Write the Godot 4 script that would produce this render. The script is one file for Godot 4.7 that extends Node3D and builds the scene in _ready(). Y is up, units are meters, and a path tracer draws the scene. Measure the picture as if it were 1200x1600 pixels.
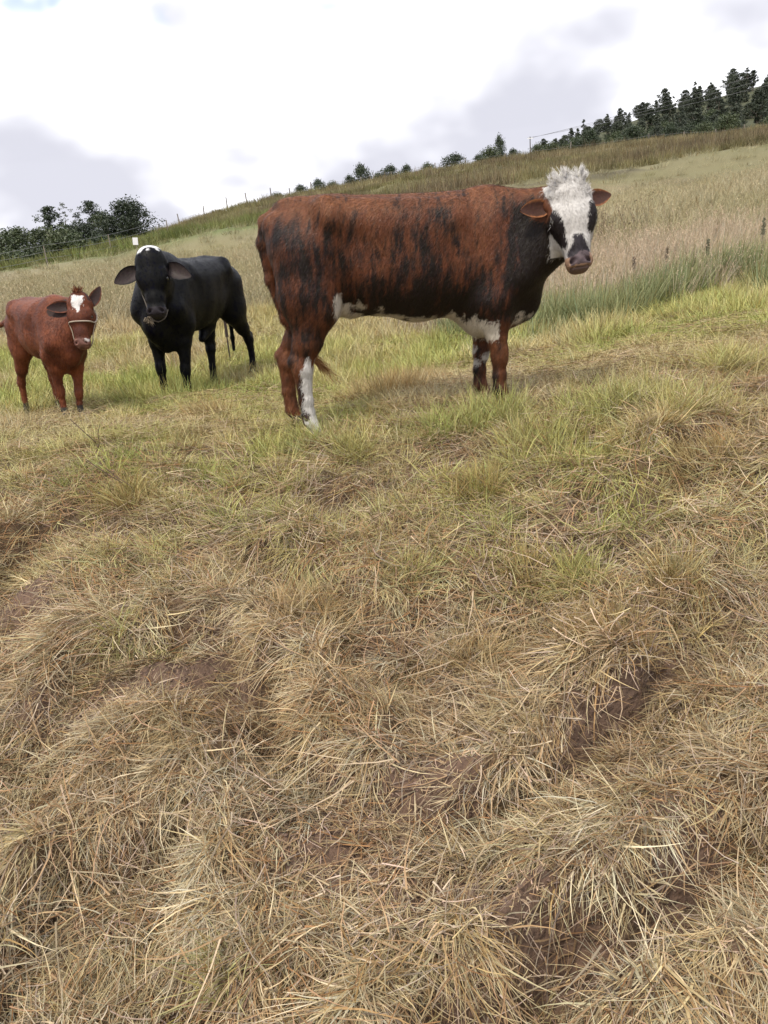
extends Node3D
# A sloping pasture with three cattle under a bright overcast sky. y is up, metres.

const EYE := Vector3(0, 1.55, 0)
var rng := RandomNumberGenerator.new()
var nz := FastNoiseLite.new()      # soft single-octave noise, frequency 1
var fb := FastNoiseLite.new()      # fractal noise, frequency 1
var M := {}
var taken := {}

# ---------------------------------------------------------------- small helpers
func n2(x: float, y: float) -> float: return nz.get_noise_2d(x, y)
func f2(x: float, y: float) -> float: return fb.get_noise_2d(x, y)
func sst(a: float, b: float, x: float) -> float:
	var t := clampf((x - a) / (b - a), 0.0, 1.0)
	return t * t * (3.0 - 2.0 * t)
func rr(a: float, b: float) -> float: return rng.randf_range(a, b)
func lin(r: float, g: float, b: float) -> Color: return Color(r, g, b)

func numbered(called: String) -> String:
	if not taken.has(called):
		taken[called] = 0
		return called
	taken[called] += 1
	return "%s_%03d" % [called, taken[called]]

func meta(o: Node, label := "", category := "", group := "", kind := "") -> Node:
	if label: o.set_meta("label", label)
	if category: o.set_meta("category", category)
	if group: o.set_meta("group", group)
	if kind: o.set_meta("kind", kind)
	return o

func thing(called: String, label: String, category: String, at := Vector3.ZERO, turn := 0.0, group := "") -> Node3D:
	var o := Node3D.new()
	o.name = numbered(called)
	add_child(o)
	o.position = at
	o.rotation.y = turn
	meta(o, label, category, group)
	return o

func put(mesh: Mesh, called: String, m: Material, parent: Node = null) -> MeshInstance3D:
	var o := MeshInstance3D.new()
	o.mesh = mesh
	o.name = numbered(called) if parent == null else called
	o.material_override = m
	o.cast_shadow = GeometryInstance3D.SHADOW_CASTING_SETTING_ON
	if parent == null: add_child(o)
	else: parent.add_child(o, true)
	return o

func arrays(v: PackedVector3Array, n: PackedVector3Array, c: PackedColorArray, ix: PackedInt32Array) -> ArrayMesh:
	var a := []
	a.resize(Mesh.ARRAY_MAX)
	a[Mesh.ARRAY_VERTEX] = v
	if n.size(): a[Mesh.ARRAY_NORMAL] = n
	if c.size(): a[Mesh.ARRAY_COLOR] = c
	if ix.size(): a[Mesh.ARRAY_INDEX] = ix
	var m := ArrayMesh.new()
	m.add_surface_from_arrays(Mesh.PRIMITIVE_TRIANGLES, a)
	return m

# a growing triangle list with its own colours
class Soup:
	var v := PackedVector3Array()
	var n := PackedVector3Array()
	var c := PackedColorArray()
	var ix := PackedInt32Array()
	func tri(a: Vector3, b: Vector3, d: Vector3, col: Color) -> void:
		var m := (d - a).cross(b - a).normalized()
		var k := v.size()
		v.append(a); v.append(b); v.append(d)
		n.append(m); n.append(m); n.append(m)
		c.append(col); c.append(col); c.append(col)
		ix.append(k); ix.append(k + 1); ix.append(k + 2)
	# a tapering ribbon through the points; across gives its side direction
	func ribbon(pts: PackedVector3Array, across: Vector3, w0: float, w1: float, c0: Color, c1: Color) -> void:
		var last := pts.size() - 1
		var k := v.size()
		for i in pts.size():
			var t := float(i) / last
			var dir := (pts[mini(i + 1, last)] - pts[maxi(i - 1, 0)]).normalized()
			var side := (across - dir * across.dot(dir)).normalized()
			var m := dir.cross(side)
			var w := lerpf(w0, w1, t) * 0.5
			var col := c0.lerp(c1, t)
			v.append(pts[i] - side * w); v.append(pts[i] + side * w)
			n.append(m); n.append(m)
			c.append(col); c.append(col)
			if i < last:
				var j := k + i * 2
				ix.append(j); ix.append(j + 1); ix.append(j + 2)
				ix.append(j + 1); ix.append(j + 3); ix.append(j + 2)
	func tube(pts: PackedVector3Array, r0: float, r1: float, sides: int, col: Color) -> void:
		var last := pts.size() - 1
		var k := v.size()
		for i in pts.size():
			var t := float(i) / last
			var dir := (pts[mini(i + 1, last)] - pts[maxi(i - 1, 0)]).normalized()
			var s := dir.cross(Vector3(0.3, 0.2, 0.9)).normalized()
			var u := s.cross(dir)
			for j in sides:
				var a := TAU * j / sides
				var o := s * cos(a) + u * sin(a)
				v.append(pts[i] + o * lerpf(r0, r1, t)); n.append(o); c.append(col)
		for i in last:
			for j in sides:
				var a := k + i * sides + j
				var b := k + i * sides + (j + 1) % sides
				ix.append(a); ix.append(b); ix.append(a + sides)
				ix.append(b); ix.append(b + sides); ix.append(a + sides)
		var top := v.size()
		v.append(pts[last]); n.append((pts[last] - pts[last - 1]).normalized()); c.append(col)
		for j in sides:
			ix.append(k + last * sides + j); ix.append(k + last * sides + (j + 1) % sides); ix.append(top)

func soup_mesh(s: Soup) -> ArrayMesh: return arrays(s.v, s.n, s.c, s.ix)

func noise_tex(freq: float, seed_: int, as_normal := false, strength := 4.0, octaves := 4, size := 512, ramp: Gradient = null) -> NoiseTexture2D:
	var f := FastNoiseLite.new()
	f.seed = seed_
	f.frequency = freq
	f.fractal_octaves = octaves
	var t := NoiseTexture2D.new()
	t.width = size
	t.height = size
	t.seamless = true
	t.noise = f
	t.as_normal_map = as_normal
	t.bump_strength = strength
	if ramp: t.color_ramp = ramp
	return t

func mat(called: String, col := Color.WHITE, rough := 0.8, vertex := true) -> StandardMaterial3D:
	var m := StandardMaterial3D.new()
	m.resource_name = called
	m.albedo_color = col
	m.roughness = rough
	m.vertex_color_use_as_albedo = vertex
	m.cull_mode = BaseMaterial3D.CULL_DISABLED
	M[called] = m
	return m

# ---------------------------------------------------------------- the lie of the land
const BANK_D := [-60.0, 0.0, 1.3, 2.3, 3.3, 4.0, 4.7, 6.0, 7.0, 8.0, 10.0, 15.0, 25.0, 40.0]
const BANK_Y := [-6.0, -0.26, -0.08, 0.16, 0.52, 0.74, 0.80, 0.80, 0.77, 0.80, 1.02, 1.75, 3.0, 4.6]
const RIDGE_X := [-700.0, -120.0, -75.0, -52.0, -38.0, -25.0, -11.0, 22.0, 51.0, 120.0, 700.0]
const RIDGE_Y := [-10.0, 2.0, 4.3, 6.9, 9.2, 11.1, 13.4, 15.7, 16.3, 18.5, 30.0]
const WOOD_X := [-700.0, -60.0, 0.0, 22.0, 40.0, 52.0, 75.0, 104.0, 140.0, 700.0]
const WOOD_Y := [-30.0, 2.0, 10.0, 19.0, 28.5, 33.0, 38.0, 43.0, 48.0, 60.0]

func table(xs: Array, ys: Array, x: float) -> float:
	if x <= xs[0]: return ys[0]
	for i in range(1, xs.size()):
		if x <= xs[i]:
			# Catmull-Rom with uneven knots, kept simple
			var h: float = xs[i] - xs[i - 1]
			var t: float = (x - xs[i - 1]) / h
			var m0: float = (ys[i] - ys[maxi(i - 2, 0)]) / (xs[i] - xs[maxi(i - 2, 0)])
			var j := mini(i + 1, xs.size() - 1)
			var m1: float = (ys[j] - ys[i - 1]) / (xs[j] - xs[i - 1])
			var t2 := t * t
			var t3 := t2 * t
			return (2 * t3 - 3 * t2 + 1) * ys[i - 1] + (t3 - 2 * t2 + t) * h * m0 + (-2 * t3 + 3 * t2) * ys[i] + (t3 - t2) * h * m1
	return ys[ys.size() - 1]

func terrace(x: float, d: float) -> float:        # where on a cattle step a spot of the bank lies, 0 lip to 1 next lip
	return fposmod(d * 1.15 + 0.85 * n2(x * 0.75 + 3.1, d * 0.35) + 0.22 * n2(x * 2.3, d * 2.1 + 7.0) - 0.10 * x, 1.0)

func step_mask(x: float, d: float) -> float:
	return sst(0.7, 1.1, d) * (1.0 - sst(3.1, 3.9, d)) * clampf(0.7 + 0.8 * n2(x * 0.7 + 11.0, d * 0.6), 0.15, 1.0)

func mound(x: float, d: float) -> float:          # tussocks: rounded tops, narrow hollows
	var f := f2(x * 1.7 + 40.0 + 0.25 * n2(x * 2.0, d * 2.0), d * 1.9)
	return 0.9 - 2.2 * absf(f) if f > -0.55 else -0.31

func height(x: float, z: float) -> float:
	var d := -z
	var y: float
	if d < 40.0:
		y = table(BANK_D, BANK_Y, d)
		var near := lerpf(0.085 * x if x > 0.0 else 0.012 * x, 0.055 * x, sst(9.0, 38.0, d)) * sst(1.0, 4.0, d)
		y += clampf(near, -2.4, 4.0)
	else:
		var foot := 4.6 + clampf(0.055 * x, -2.4, 4.0)
		var top := table(RIDGE_X, RIDGE_Y, x * 100.0 / maxf(d, 60.0))
		if d < 100.0:
			var t := (d - 40.0) / 60.0
			# a foot bank, a long slope and a rounded brow
			var s := 0.10 * sst(0.0, 0.09, t) + 0.83 * t + 0.07 * sst(0.5, 0.62, t)
			s = lerpf(s, 1.0 - pow(1.0 - t, 2.0) * 0.9, sst(0.72, 1.0, t) * 0.75)
			y = lerpf(foot, top, s)
		else:
			var t := (d - 100.0) / 100.0
			if t < 1.0:
				var far := table(WOOD_X, WOOD_Y, x * 200.0 / d)
				y = lerpf(top, far, t)
				y -= 2.2 * sst(0.0, 0.25, t) * (1.0 - sst(0.4, 1.0, t)) * sst(20.0, 60.0, x)
			else:
				y = table(WOOD_X, WOOD_Y, x * 200.0 / minf(d, 320.0)) - 0.05 * (d - 200.0)
	# unevenness
	var a := 1.0 - sst(3.4, 4.4, d)
	y += 0.07 * f2(x * 0.55, d * 0.55) * sst(0.2, 1.0, absf(d))
	if d > -3.0 and d < 18.0:
		y += (0.035 + 0.03 * a) * mound(x, d)
		y += 0.012 * f2(x * 8.0, d * 8.0 + 90.0) * a
		var k := step_mask(x, d)
		if k > 0.0:
			var fr := terrace(x, d)
			y += 0.44 * k * (sst(0.72, 1.0, fr) - fr + 0.35)
	if d > 12.0:
		y += sst(12.0, 60.0, d) * (0.55 * f2(x * 0.06, d * 0.09) + 0.12 * f2(x * 0.35, d * 0.5))
	return y

func ground(x: float, z: float) -> Vector3: return Vector3(x, height(x, z), z)

func slope_normal(x: float, z: float) -> Vector3:
	var e := 0.06
	return Vector3(height(x - e, z) - height(x + e, z), 2 * e, height(x, z - e) - height(x, z + e)).normalized()

func bare(x: float, d: float) -> float:           # 1 where the soil of the bank lies open
	if d > 4.0 or d < -2.0: return 0.0
	var fr := terrace(x, d)
	var riser := sst(0.55, 0.72, fr) * (1.0 - sst(0.93, 1.0, fr))
	var b := riser * step_mask(x, d) * sst(-0.10, 0.30, n2(x * 1.6 + 5.0, d * 1.3 + 9.0))
	for s in [[-0.80, 2.48, 0.15], [-0.66, 2.38, 0.15], [0.02, 1.90, 0.15], [-0.22, 1.75, 0.14], [0.08, 1.55, 0.13], [0.30, 1.45, 0.12], [0.52, 1.36, 0.15], [-1.52, 2.87, 0.18], [-1.02, 2.40, 0.12]]:
		var q: float = Vector2((x - s[0]) / 1.35, d - s[1]).length() / s[2]
		b = maxf(b, 1.0 - sst(0.5, 1.15, q + 0.5 * n2(x * 5.0, d * 5.0)))
	return b * (1.0 - sst(3.2, 3.8, d))

func greenness(x: float, d: float) -> float:
	var g := 0.5 + 0.75 * f2(x * 0.33 + 20.0, d * 0.33) + 0.4 * f2(x * 1.3, d * 1.3 + 30.0)
	var zone := 0.13 + 0.80 * sst(2.3, 3.6, d + 0.12 * x) - 0.55 * sst(8.5, 12.0, d - 0.25 * absf(x))
	return clampf(zone * 1.25 * clampf(g, 0.1, 1.2), 0.0, 1.0)

func field_color(x: float, d: float) -> Color:     # dye of the turf far away, where single tufts can no longer be told apart
	var straw := lin(0.36, 0.31, 0.20)
	var green := lin(0.26, 0.25, 0.11)
	var lush := lin(0.19, 0.20, 0.075)
	var brown := lin(0.21, 0.165, 0.10)
	var g := f2(x * 0.05 + 7.0, d * 0.13) + 0.45 * f2(x * 0.22 + 3.0, d * 0.30)
	var col := straw.lerp(green, clampf(0.35 + 1.1 * g, 0.0, 0.75))
	if d > 38.0:
		col = col.lerp(brown, clampf(0.30 + 1.6 * f2(x * 0.045 + 50.0, d * 0.16 + 20.0), 0.0, 0.85))
		var strip := sst(0.15, 0.5, n2(x * 0.012 + 3.0, (d + 0.12 * x) * 0.085 + 1.3))
		col = col.lerp(lush, 0.55 * strip)
		col = col.lerp(lin(0.17, 0.225, 0.06), 0.85 * sst(41.0, 44.0, d + 0.1 * x) * (1.0 - sst(50.0, 58.0, d + 0.1 * x)) * (1.0 - sst(-4.0, 6.0, x)))
		col = col.lerp(lin(0.10, 0.085, 0.05), 0.7 * sst(0.3, 0.5, n2(x * 0.06 + 31.0, d * 0.3 + 5.0)) * sst(0.0, 15.0, x))
	return col

# ---------------------------------------------------------------- implicit bodies, meshed as surface nets
class Field:
	var a := PackedVector3Array()
	var ab := PackedVector3Array()
	var inv := PackedFloat32Array()
	var ra := PackedFloat32Array()
	var dr := PackedFloat32Array()
	var ka := PackedFloat32Array()
	var dk := PackedFloat32Array()
	var ax := PackedVector3Array()
	var bl := PackedFloat32Array()
	var sg := PackedFloat32Array()
	func bone(p: Vector3, r0: float, q: Vector3, r1: float, blend := 0.04, axis := Vector3.ZERO, k0 := 1.0, k1 := -1.0, sign_ := 1.0) -> void:
		a.append(p); ab.append(q - p)
		inv.append(1.0 / maxf((q - p).length_squared(), 1e-8))
		ra.append(r0); dr.append(r1 - r0)
		ka.append(k0); dk.append((k0 if k1 < 0.0 else k1) - k0)
		ax.append(axis.normalized()); bl.append(blend); sg.append(sign_)
	func one(i: int, p: Vector3) -> float:
		var q := p - a[i]
		var t := clampf(q.dot(ab[i]) * inv[i], 0.0, 1.0)
		q -= ab[i] * t
		var k := ka[i] + dk[i] * t
		if k != 1.0:
			q += ax[i] * (q.dot(ax[i]) * (1.0 / k - 1.0))
		return q.length() - (ra[i] + dr[i] * t)
	func value(p: Vector3, which: PackedInt32Array) -> float:
		var d := 10.0
		for i in which:
			var q := p - a[i]
			var t := clampf(q.dot(ab[i]) * inv[i], 0.0, 1.0)
			q -= ab[i] * t
			var k := ka[i] + dk[i] * t
			if k != 1.0:
				q += ax[i] * (q.dot(ax[i]) * (1.0 / k - 1.0))
			var e := q.length() - (ra[i] + dr[i] * t)
			var b := bl[i]
			if sg[i] > 0.0:
				var h := maxf(b - absf(d - e), 0.0) / b
				d = minf(d, e) - h * h * b * 0.25
			else:
				e = -e
				var h := maxf(b - absf(d - e), 0.0) / b
				d = maxf(d, e) + h * h * b * 0.25
		return d
	# the bones that matter within reach of a point; none if the surface does not come near
	func close(c: Vector3, among: PackedInt32Array, reach: float) -> PackedInt32Array:
		var out := PackedInt32Array()
		var v := value(c, among)
		if absf(v) > reach * 1.15: return out
		var m := 1e9
		var each := PackedFloat32Array()
		for i in among:
			var e := one(i, c)
			each.append(e)
			if sg[i] > 0.0: m = minf(m, e)
		for k in among.size():
			var i := among[k]
			if each[k] < (m + 2.2 * reach + bl[i] + 0.03 if sg[i] > 0.0 else reach * 1.5 + bl[i]): out.append(i)
		return out
	func net(cell: float) -> Array:
		var lo := Vector3.INF
		var hi := -Vector3.INF
		for i in a.size():
			if sg[i] < 0.0: continue
			var r := maxf(ra[i] * ka[i], (ra[i] + dr[i]) * (ka[i] + dk[i])) + 0.03
			for p: Vector3 in [a[i], a[i] + ab[i]]:
				lo = lo.min(p - Vector3.ONE * r)
				hi = hi.max(p + Vector3.ONE * r)
		var bx := ceili((hi.x - lo.x) / cell / 4.0)
		var by := ceili((hi.y - lo.y) / cell / 4.0)
		var bz := ceili((hi.z - lo.z) / cell / 4.0)
		var sx := bx * 4 + 1
		var sy := by * 4 + 1
		var sz := bz * 4 + 1
		var vals := PackedFloat32Array()
		vals.resize(sx * sy * sz)
		vals.fill(1e9)
		var vid := PackedInt32Array()
		vid.resize(sx * sy * sz)
		vid.fill(-1)
		var blocks := PackedInt32Array()
		var diag := cell * 4.0 * 0.8661
		var nb := a.size()
		var all := PackedInt32Array(range(nb))
		var wide := diag * 4.0
		for gz in ceili(bz / 4.0):
			for gy in ceili(by / 4.0):
				for gx in ceili(bx / 4.0):
					var gc := lo + Vector3(gx * 16 + 8, gy * 16 + 8, gz * 16 + 8) * cell
					var near := close(gc, all, wide)
					if near.is_empty(): continue
					for kz in range(gz * 4, mini(gz * 4 + 4, bz)):
						for ky in range(gy * 4, mini(gy * 4 + 4, by)):
							for kx in range(gx * 4, mini(gx * 4 + 4, bx)):
								var which := close(lo + Vector3(kx * 4 + 2, ky * 4 + 2, kz * 4 + 2) * cell, near, diag)
								if which.is_empty(): continue
								blocks.append(kx * 4); blocks.append(ky * 4); blocks.append(kz * 4)
								for z in 5:
									for y in 5:
										var row := ((kz * 4 + z) * sy + ky * 4 + y) * sx + kx * 4
										for x in 5:
											if vals[row + x] > 1e8:
												vals[row + x] = value(lo + Vector3(kx * 4 + x, ky * 4 + y, kz * 4 + z) * cell, which)
		var verts := PackedVector3Array()
		var norms := PackedVector3Array()
		var cells := PackedInt32Array()
		var off := [0, 1, sx, sx + 1, sx * sy, sx * sy + 1, sx * sy + sx, sx * sy + sx + 1]
		var edges := [[0, 1], [2, 3], [4, 5], [6, 7], [0, 2], [1, 3], [4, 6], [5, 7], [0, 4], [1, 5], [2, 6], [3, 7]]
		var v8 := PackedFloat32Array()
		v8.resize(8)
		for bi in range(0, blocks.size(), 3):
			for z in 4:
				for y in 4:
					for x in 4:
						var ci := blocks[bi] + x
						var cj := blocks[bi + 1] + y
						var ck := blocks[bi + 2] + z
						var at := (ck * sy + cj) * sx + ci
						var mask := 0
						for q in 8:
							v8[q] = vals[at + off[q]]
							if v8[q] < 0.0: mask |= 1 << q
						if mask == 0 or mask == 255: continue
						var sum := Vector3.ZERO
						var count := 0
						for ed in edges:
							var p: int = ed[0]
							var r: int = ed[1]
							if (v8[p] < 0.0) == (v8[r] < 0.0): continue
							var t := v8[p] / (v8[p] - v8[r])
							var pa := Vector3(p & 1, (p >> 1) & 1, p >> 2)
							var pb := Vector3(r & 1, (r >> 1) & 1, r >> 2)
							sum += pa.lerp(pb, t)
							count += 1
						vid[at] = verts.size()
						verts.append(lo + (Vector3(ci, cj, ck) + sum / count) * cell)
						norms.append(Vector3(v8[1] + v8[3] + v8[5] + v8[7] - v8[0] - v8[2] - v8[4] - v8[6], v8[2] + v8[3] + v8[6] + v8[7] - v8[0] - v8[1] - v8[4] - v8[5], v8[4] + v8[5] + v8[6] + v8[7] - v8[0] - v8[1] - v8[2] - v8[3]).normalized())
						cells.append(at)
		var ix := PackedInt32Array()
		var steps := [1, sx, sx * sy]
		for at in cells:
			var inside := vals[at] < 0.0
			for e in 3:
				if at + steps[e] >= vals.size(): continue
				var there := vals[at + steps[e]]
				if there > 1e8 or (there < 0.0) == inside: continue
				var s1: int = steps[(e + 1) % 3]
				var s2: int = steps[(e + 2) % 3]
				if at - s1 - s2 < 0: continue
				var i0 := vid[at]
				var i1 := vid[at - s1]
				var i2 := vid[at - s1 - s2]
				var i3 := vid[at - s2]
				if i1 < 0 or i2 < 0 or i3 < 0: continue
				if inside:
					ix.append_array(PackedInt32Array([i0, i2, i1, i0, i3, i2]))
				else:
					ix.append_array(PackedInt32Array([i0, i1, i2, i0, i2, i3]))
		# soften the normals once over the mesh
		var soft := norms.duplicate()
		for t in range(0, ix.size(), 3):
			var s := norms[ix[t]] + norms[ix[t + 1]] + norms[ix[t + 2]]
			for q in 3: soft[ix[t + q]] += s * 0.35
		for i in soft.size(): soft[i] = soft[i].normalized()
		return [verts, soft, ix]

# ---------------------------------------------------------------- cattle
var beast := {}                    # what the coat colours need to know of the animal being built

func head_point(u: float, v: float, w: float) -> Vector3:
	var k: float = beast.head_scale
	return beast.o + (beast.f * u - beast.n * v + beast.s * w) * k

func cattle_field(B: Dictionary) -> Field:
	var F := Field.new()
	var s: float = B.scale
	var UPW := Vector3.UP
	# trunk: x, top, bottom, half width
	var prev := []
	for row in B.trunk:
		if prev:
			var ha: float = (prev[1] - prev[2]) * 0.5
			var hb: float = (row[1] - row[2]) * 0.5
			F.bone(Vector3(prev[0], prev[2] + ha, 0) * s, prev[3] * s, Vector3(row[0], row[2] + hb, 0) * s, row[3] * s, 0.05 * s, UPW, ha / prev[3], hb / row[3])
		prev = row
	var w: float = B.wide
	for k in [-1.0, 1.0]:
		# loin and rib spring, hooks and pins
		F.bone(Vector3(0.30, B.top - 0.13, 0.15 * w * k) * s, 0.075 * s, Vector3(0.95, B.top - 0.19, 0.14 * w * k) * s, 0.07 * s, 0.16 * s)
		F.bone(Vector3(0.27, B.top - 0.06, 0.185 * w * k) * s, 0.04 * s, Vector3(0.31, B.top - 0.12, 0.215 * w * k) * s, 0.042 * s, 0.07 * s)
		F.bone(Vector3(-0.03, B.top - 0.13, 0.085 * k) * s, 0.045 * s, Vector3(0.03, B.top - 0.2, 0.11 * k) * s, 0.06 * s, 0.09 * s)
		F.bone(Vector3(0.44, B.top - 0.27, 0.34 * w * k) * s, 0.055 * s, Vector3(0.50, B.top - 0.36, 0.345 * w * k) * s, 0.05 * s, 0.11 * s, Vector3.ZERO, 1.0, 1.0, -1.0)
		F.bone(Vector3(1.00, B.top - 0.26, 0.315 * w * k) * s, 0.04 * s, Vector3(0.97, B.top - 0.52, 0.33 * w * k) * s, 0.05 * s, 0.09 * s, Vector3.ZERO, 1.0, 1.0, -1.0)
	# backbone
	F.bone(Vector3(0.05, B.top - 0.035, 0) * s, 0.03 * s, Vector3(1.2, B.top - 0.085, 0) * s, 0.035 * s, 0.08 * s)
	# hind legs
	for i in 2:
		var k := 1.0 if i == 0 else -1.0
		var foot: Vector3 = B.hind[i] / s
		var fx := foot.x - 0.035
		var fy := foot.y
		var fz := foot.z
		var hip := Vector3(0.13, 1.0, 0.115 * w * k)
		var thigh := Vector3(0.12 + fx * 0.12, 0.77, 0.135 * w * k)
		var stifle := Vector3(0.20 + fx * 0.2, 0.69, 0.15 * w * k)
		var gaskin := Vector3(0.085 + fx * 0.62, 0.54 + fy * 0.4, lerpf(0.14 * w * k, fz, 0.6))
		var hock := Vector3(0.03 + fx * 0.9, 0.405 + fy * 0.7, fz)
		var point := Vector3(-0.015 + fx * 0.85, 0.455 + fy * 0.7, fz)
		var shank := Vector3(0.025 + fx, 0.24 + fy, fz)
		var fet := Vector3(0.035 + fx, 0.115 + fy, fz)
		var toe := Vector3(0.08 + fx, 0.035 + fy, fz)
		F.bone(hip * s, 0.155 * w * s, thigh * s, 0.125 * w * s, 0.08 * s, Vector3.RIGHT, 1.15, 1.25)
		F.bone(hip * s + Vector3(0.03, -0.05, 0) * s, 0.12 * s, stifle * s, 0.085 * s, 0.09 * s)
		F.bone(thigh * s, 0.115 * s, gaskin * s, 0.06 * s, 0.07 * s, Vector3.RIGHT, 1.15, 1.25)
		F.bone(stifle * s, 0.07 * s, gaskin * s, 0.05 * s, 0.06 * s)
		F.bone(gaskin * s, 0.052 * s, hock * s, 0.043 * s, 0.04 * s, Vector3.RIGHT, 1.25, 1.2)
		F.bone((gaskin + Vector3(-0.055, 0.02, 0)) * s, 0.018 * s, point * s, 0.026 * s, 0.03 * s)
		F.bone(point * s, 0.026 * s, hock * s, 0.04 * s, 0.03 * s)
		F.bone(hock * s, 0.041 * s, shank * s, 0.029 * s, 0.02 * s, Vector3.RIGHT, 1.35, 1.3)
		F.bone(shank * s, 0.029 * s, fet * s, 0.034 * s, 0.02 * s, Vector3.RIGHT, 1.3, 1.25)
		F.bone(fet * s, 0.033 * s, toe * s, 0.036 * s, 0.02 * s)
		for c in [-1.0, 1.0]:
			F.bone((toe + Vector3(-0.02, 0.01, 0.018 * c)) * s, 0.028 * s, (toe + Vector3(0.045, -0.02, 0.02 * c)) * s, 0.02 * s, 0.012 * s)
	# fore legs
	for i in 2:
		var k := 1.0 if i == 0 else -1.0
		var foot: Vector3 = B.fore[i] / s
		var fx := foot.x - 1.155
		var fy := foot.y
		var fz := foot.z
		var blade := Vector3(1.17, 1.03, 0.10 * w * k)
		var shoulder := Vector3(1.31, 0.79, 0.135 * w * k)
		var elbow := Vector3(1.16 + fx * 0.15, 0.66, 0.145 * w * k)
		var arm := Vector3(1.165 + fx * 0.4, 0.535 + fy * 0.4, lerpf(0.15 * w * k, fz, 0.4))
		var knee := Vector3(1.16 + fx * 0.85, 0.31 + fy, lerpf(0.15 * w * k, fz, 0.85))
		var shank := Vector3(1.155 + fx, 0.2 + fy, fz)
		var fet := Vector3(1.155 + fx, 0.11 + fy, fz)
		var toe := Vector3(1.195 + fx, 0.035 + fy, fz)
		F.bone(blade * s, 0.10 * w * s, shoulder * s, 0.095 * w * s, 0.12 * s)
		F.bone(shoulder * s, 0.095 * w * s, elbow * s, 0.08 * s, 0.08 * s)
		F.bone((blade + Vector3(-0.02, -0.2, 0.01 * k)) * s, 0.10 * w * s, elbow * s, 0.08 * s, 0.09 * s)
		F.bone(elbow * s, 0.082 * s, arm * s, 0.06 * s, 0.05 * s, Vector3.RIGHT, 1.2, 1.2)
		F.bone(arm * s, 0.06 * s, knee * s, 0.041 * s, 0.03 * s, Vector3.RIGHT, 1.2, 1.05)
		F.bone((knee + Vector3(0.012, 0.025, 0)) * s, 0.038 * s, (knee + Vector3(0.012, -0.03, 0)) * s, 0.034 * s, 0.03 * s)
		F.bone(knee * s, 0.036 * s, shank * s, 0.029 * s, 0.02 * s, Vector3.RIGHT, 1.15, 1.2)
		F.bone(shank * s, 0.029 * s, fet * s, 0.034 * s, 0.02 * s, Vector3.RIGHT, 1.2, 1.2)
		F.bone(fet * s, 0.033 * s, toe * s, 0.036 * s, 0.02 * s)
		for c in [-1.0, 1.0]:
			F.bone((toe + Vector3(-0.02, 0.01, 0.018 * c)) * s, 0.028 * s, (toe + Vector3(0.045, -0.02, 0.02 * c)) * s, 0.02 * s, 0.012 * s)
	# neck and brisket
	var nape := head_point(0.05, 0.15, 0)
	var throat := head_point(0.27, 0.21, 0)
	var base_top := Vector3(1.16, B.top - 0.17, 0) * s
	var base_mid := Vector3(1.26, 0.89, 0) * s
	var base_low := Vector3(1.36, 0.66, 0) * s
	var nr: float = B.neck
	F.bone(base_top, 0.115 * s, nape, 0.082 * s * nr, 0.10 * s)
	F.bone(base_mid, 0.175 * s, nape.lerp(throat, 0.45), 0.095 * s * nr, 0.10 * s)
	F.bone(base_mid + Vector3(0.02, -0.06, 0) * s, 0.16 * s, throat, 0.07 * s * nr, 0.10 * s)
	F.bone(Vector3(1.12, 0.60, 0) * s, 0.13 * s, base_low, 0.10 * s, 0.10 * s, UPW, 1.1, 1.3)
	for row in B.extra:
		F.bone(row[0], row[1], row[2], row[3], row[4], row[5] if row.size() > 5 else Vector3.ZERO, row[6] if row.size() > 6 else 1.0)
	# head
	var hs: float = B.head_scale
	var S: Vector3 = B.s
	var hw: float = B.face
	F.bone(head_point(0.06, 0.085, 0), 0.082 * hs, head_point(0.20, 0.085, 0), 0.088 * hs, 0.04 * hs, S, 1.2 * hw, 1.27 * hw)
	F.bone(head_point(0.20, 0.085, 0), 0.085 * hs, head_point(0.335, 0.075, 0), 0.062 * hs, 0.04 * hs, S, 1.22 * hw, 1.05 * hw)
	F.bone(head_point(0.335, 0.075, 0), 0.06 * hs, head_point(0.425, 0.072, 0), 0.057 * hs, 0.03 * hs, S, 1.05, 1.16)
	F.bone(head_point(0.435, 0.060, -0.028), 0.042 * hs, head_point(0.435, 0.060, 0.028), 0.042 * hs, 0.03 * hs)
	F.bone(head_point(0.455, 0.105, -0.02), 0.03 * hs, head_point(0.455, 0.105, 0.02), 0.03 * hs, 0.02 * hs)
	F.bone(head_point(0.22, 0.19, 0), 0.055 * hs, head_point(0.43, 0.125, 0), 0.034 * hs, 0.05 * hs, S, 1.35, 1.3)
	F.bone(head_point(0.0, 0.09, 0), 0.05 * hs, head_point(0.06, 0.08, 0), 0.06 * hs, 0.06 * hs, S, 1.3, 1.5)
	for k in [-1.0, 1.0]:
		F.bone(head_point(0.18, 0.175, 0.055 * k * hw), 0.062 * hs, head_point(0.27, 0.15, 0.05 * k * hw), 0.05 * hs, 0.05 * hs)
		F.bone(head_point(0.15, 0.045, 0.080 * k * hw), 0.026 * hs, head_point(0.185, 0.05, 0.088 * k * hw), 0.022 * hs, 0.035 * hs)
		# eye socket, nostril
		F.bone(head_point(0.197, 0.052, 0.107 * k * hw), 0.012 * hs, head_point(0.203, 0.05, 0.109 * k * hw), 0.012 * hs, 0.014 * hs, Vector3.ZERO, 1.0, 1.0, -1.0)
		F.bone(head_point(0.432, 0.012, 0.036 * k), 0.014 * hs, head_point(0.446, 0.045, 0.048 * k), 0.010 * hs, 0.010 * hs, Vector3.ZERO, 1.0, 1.0, -1.0)
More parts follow.
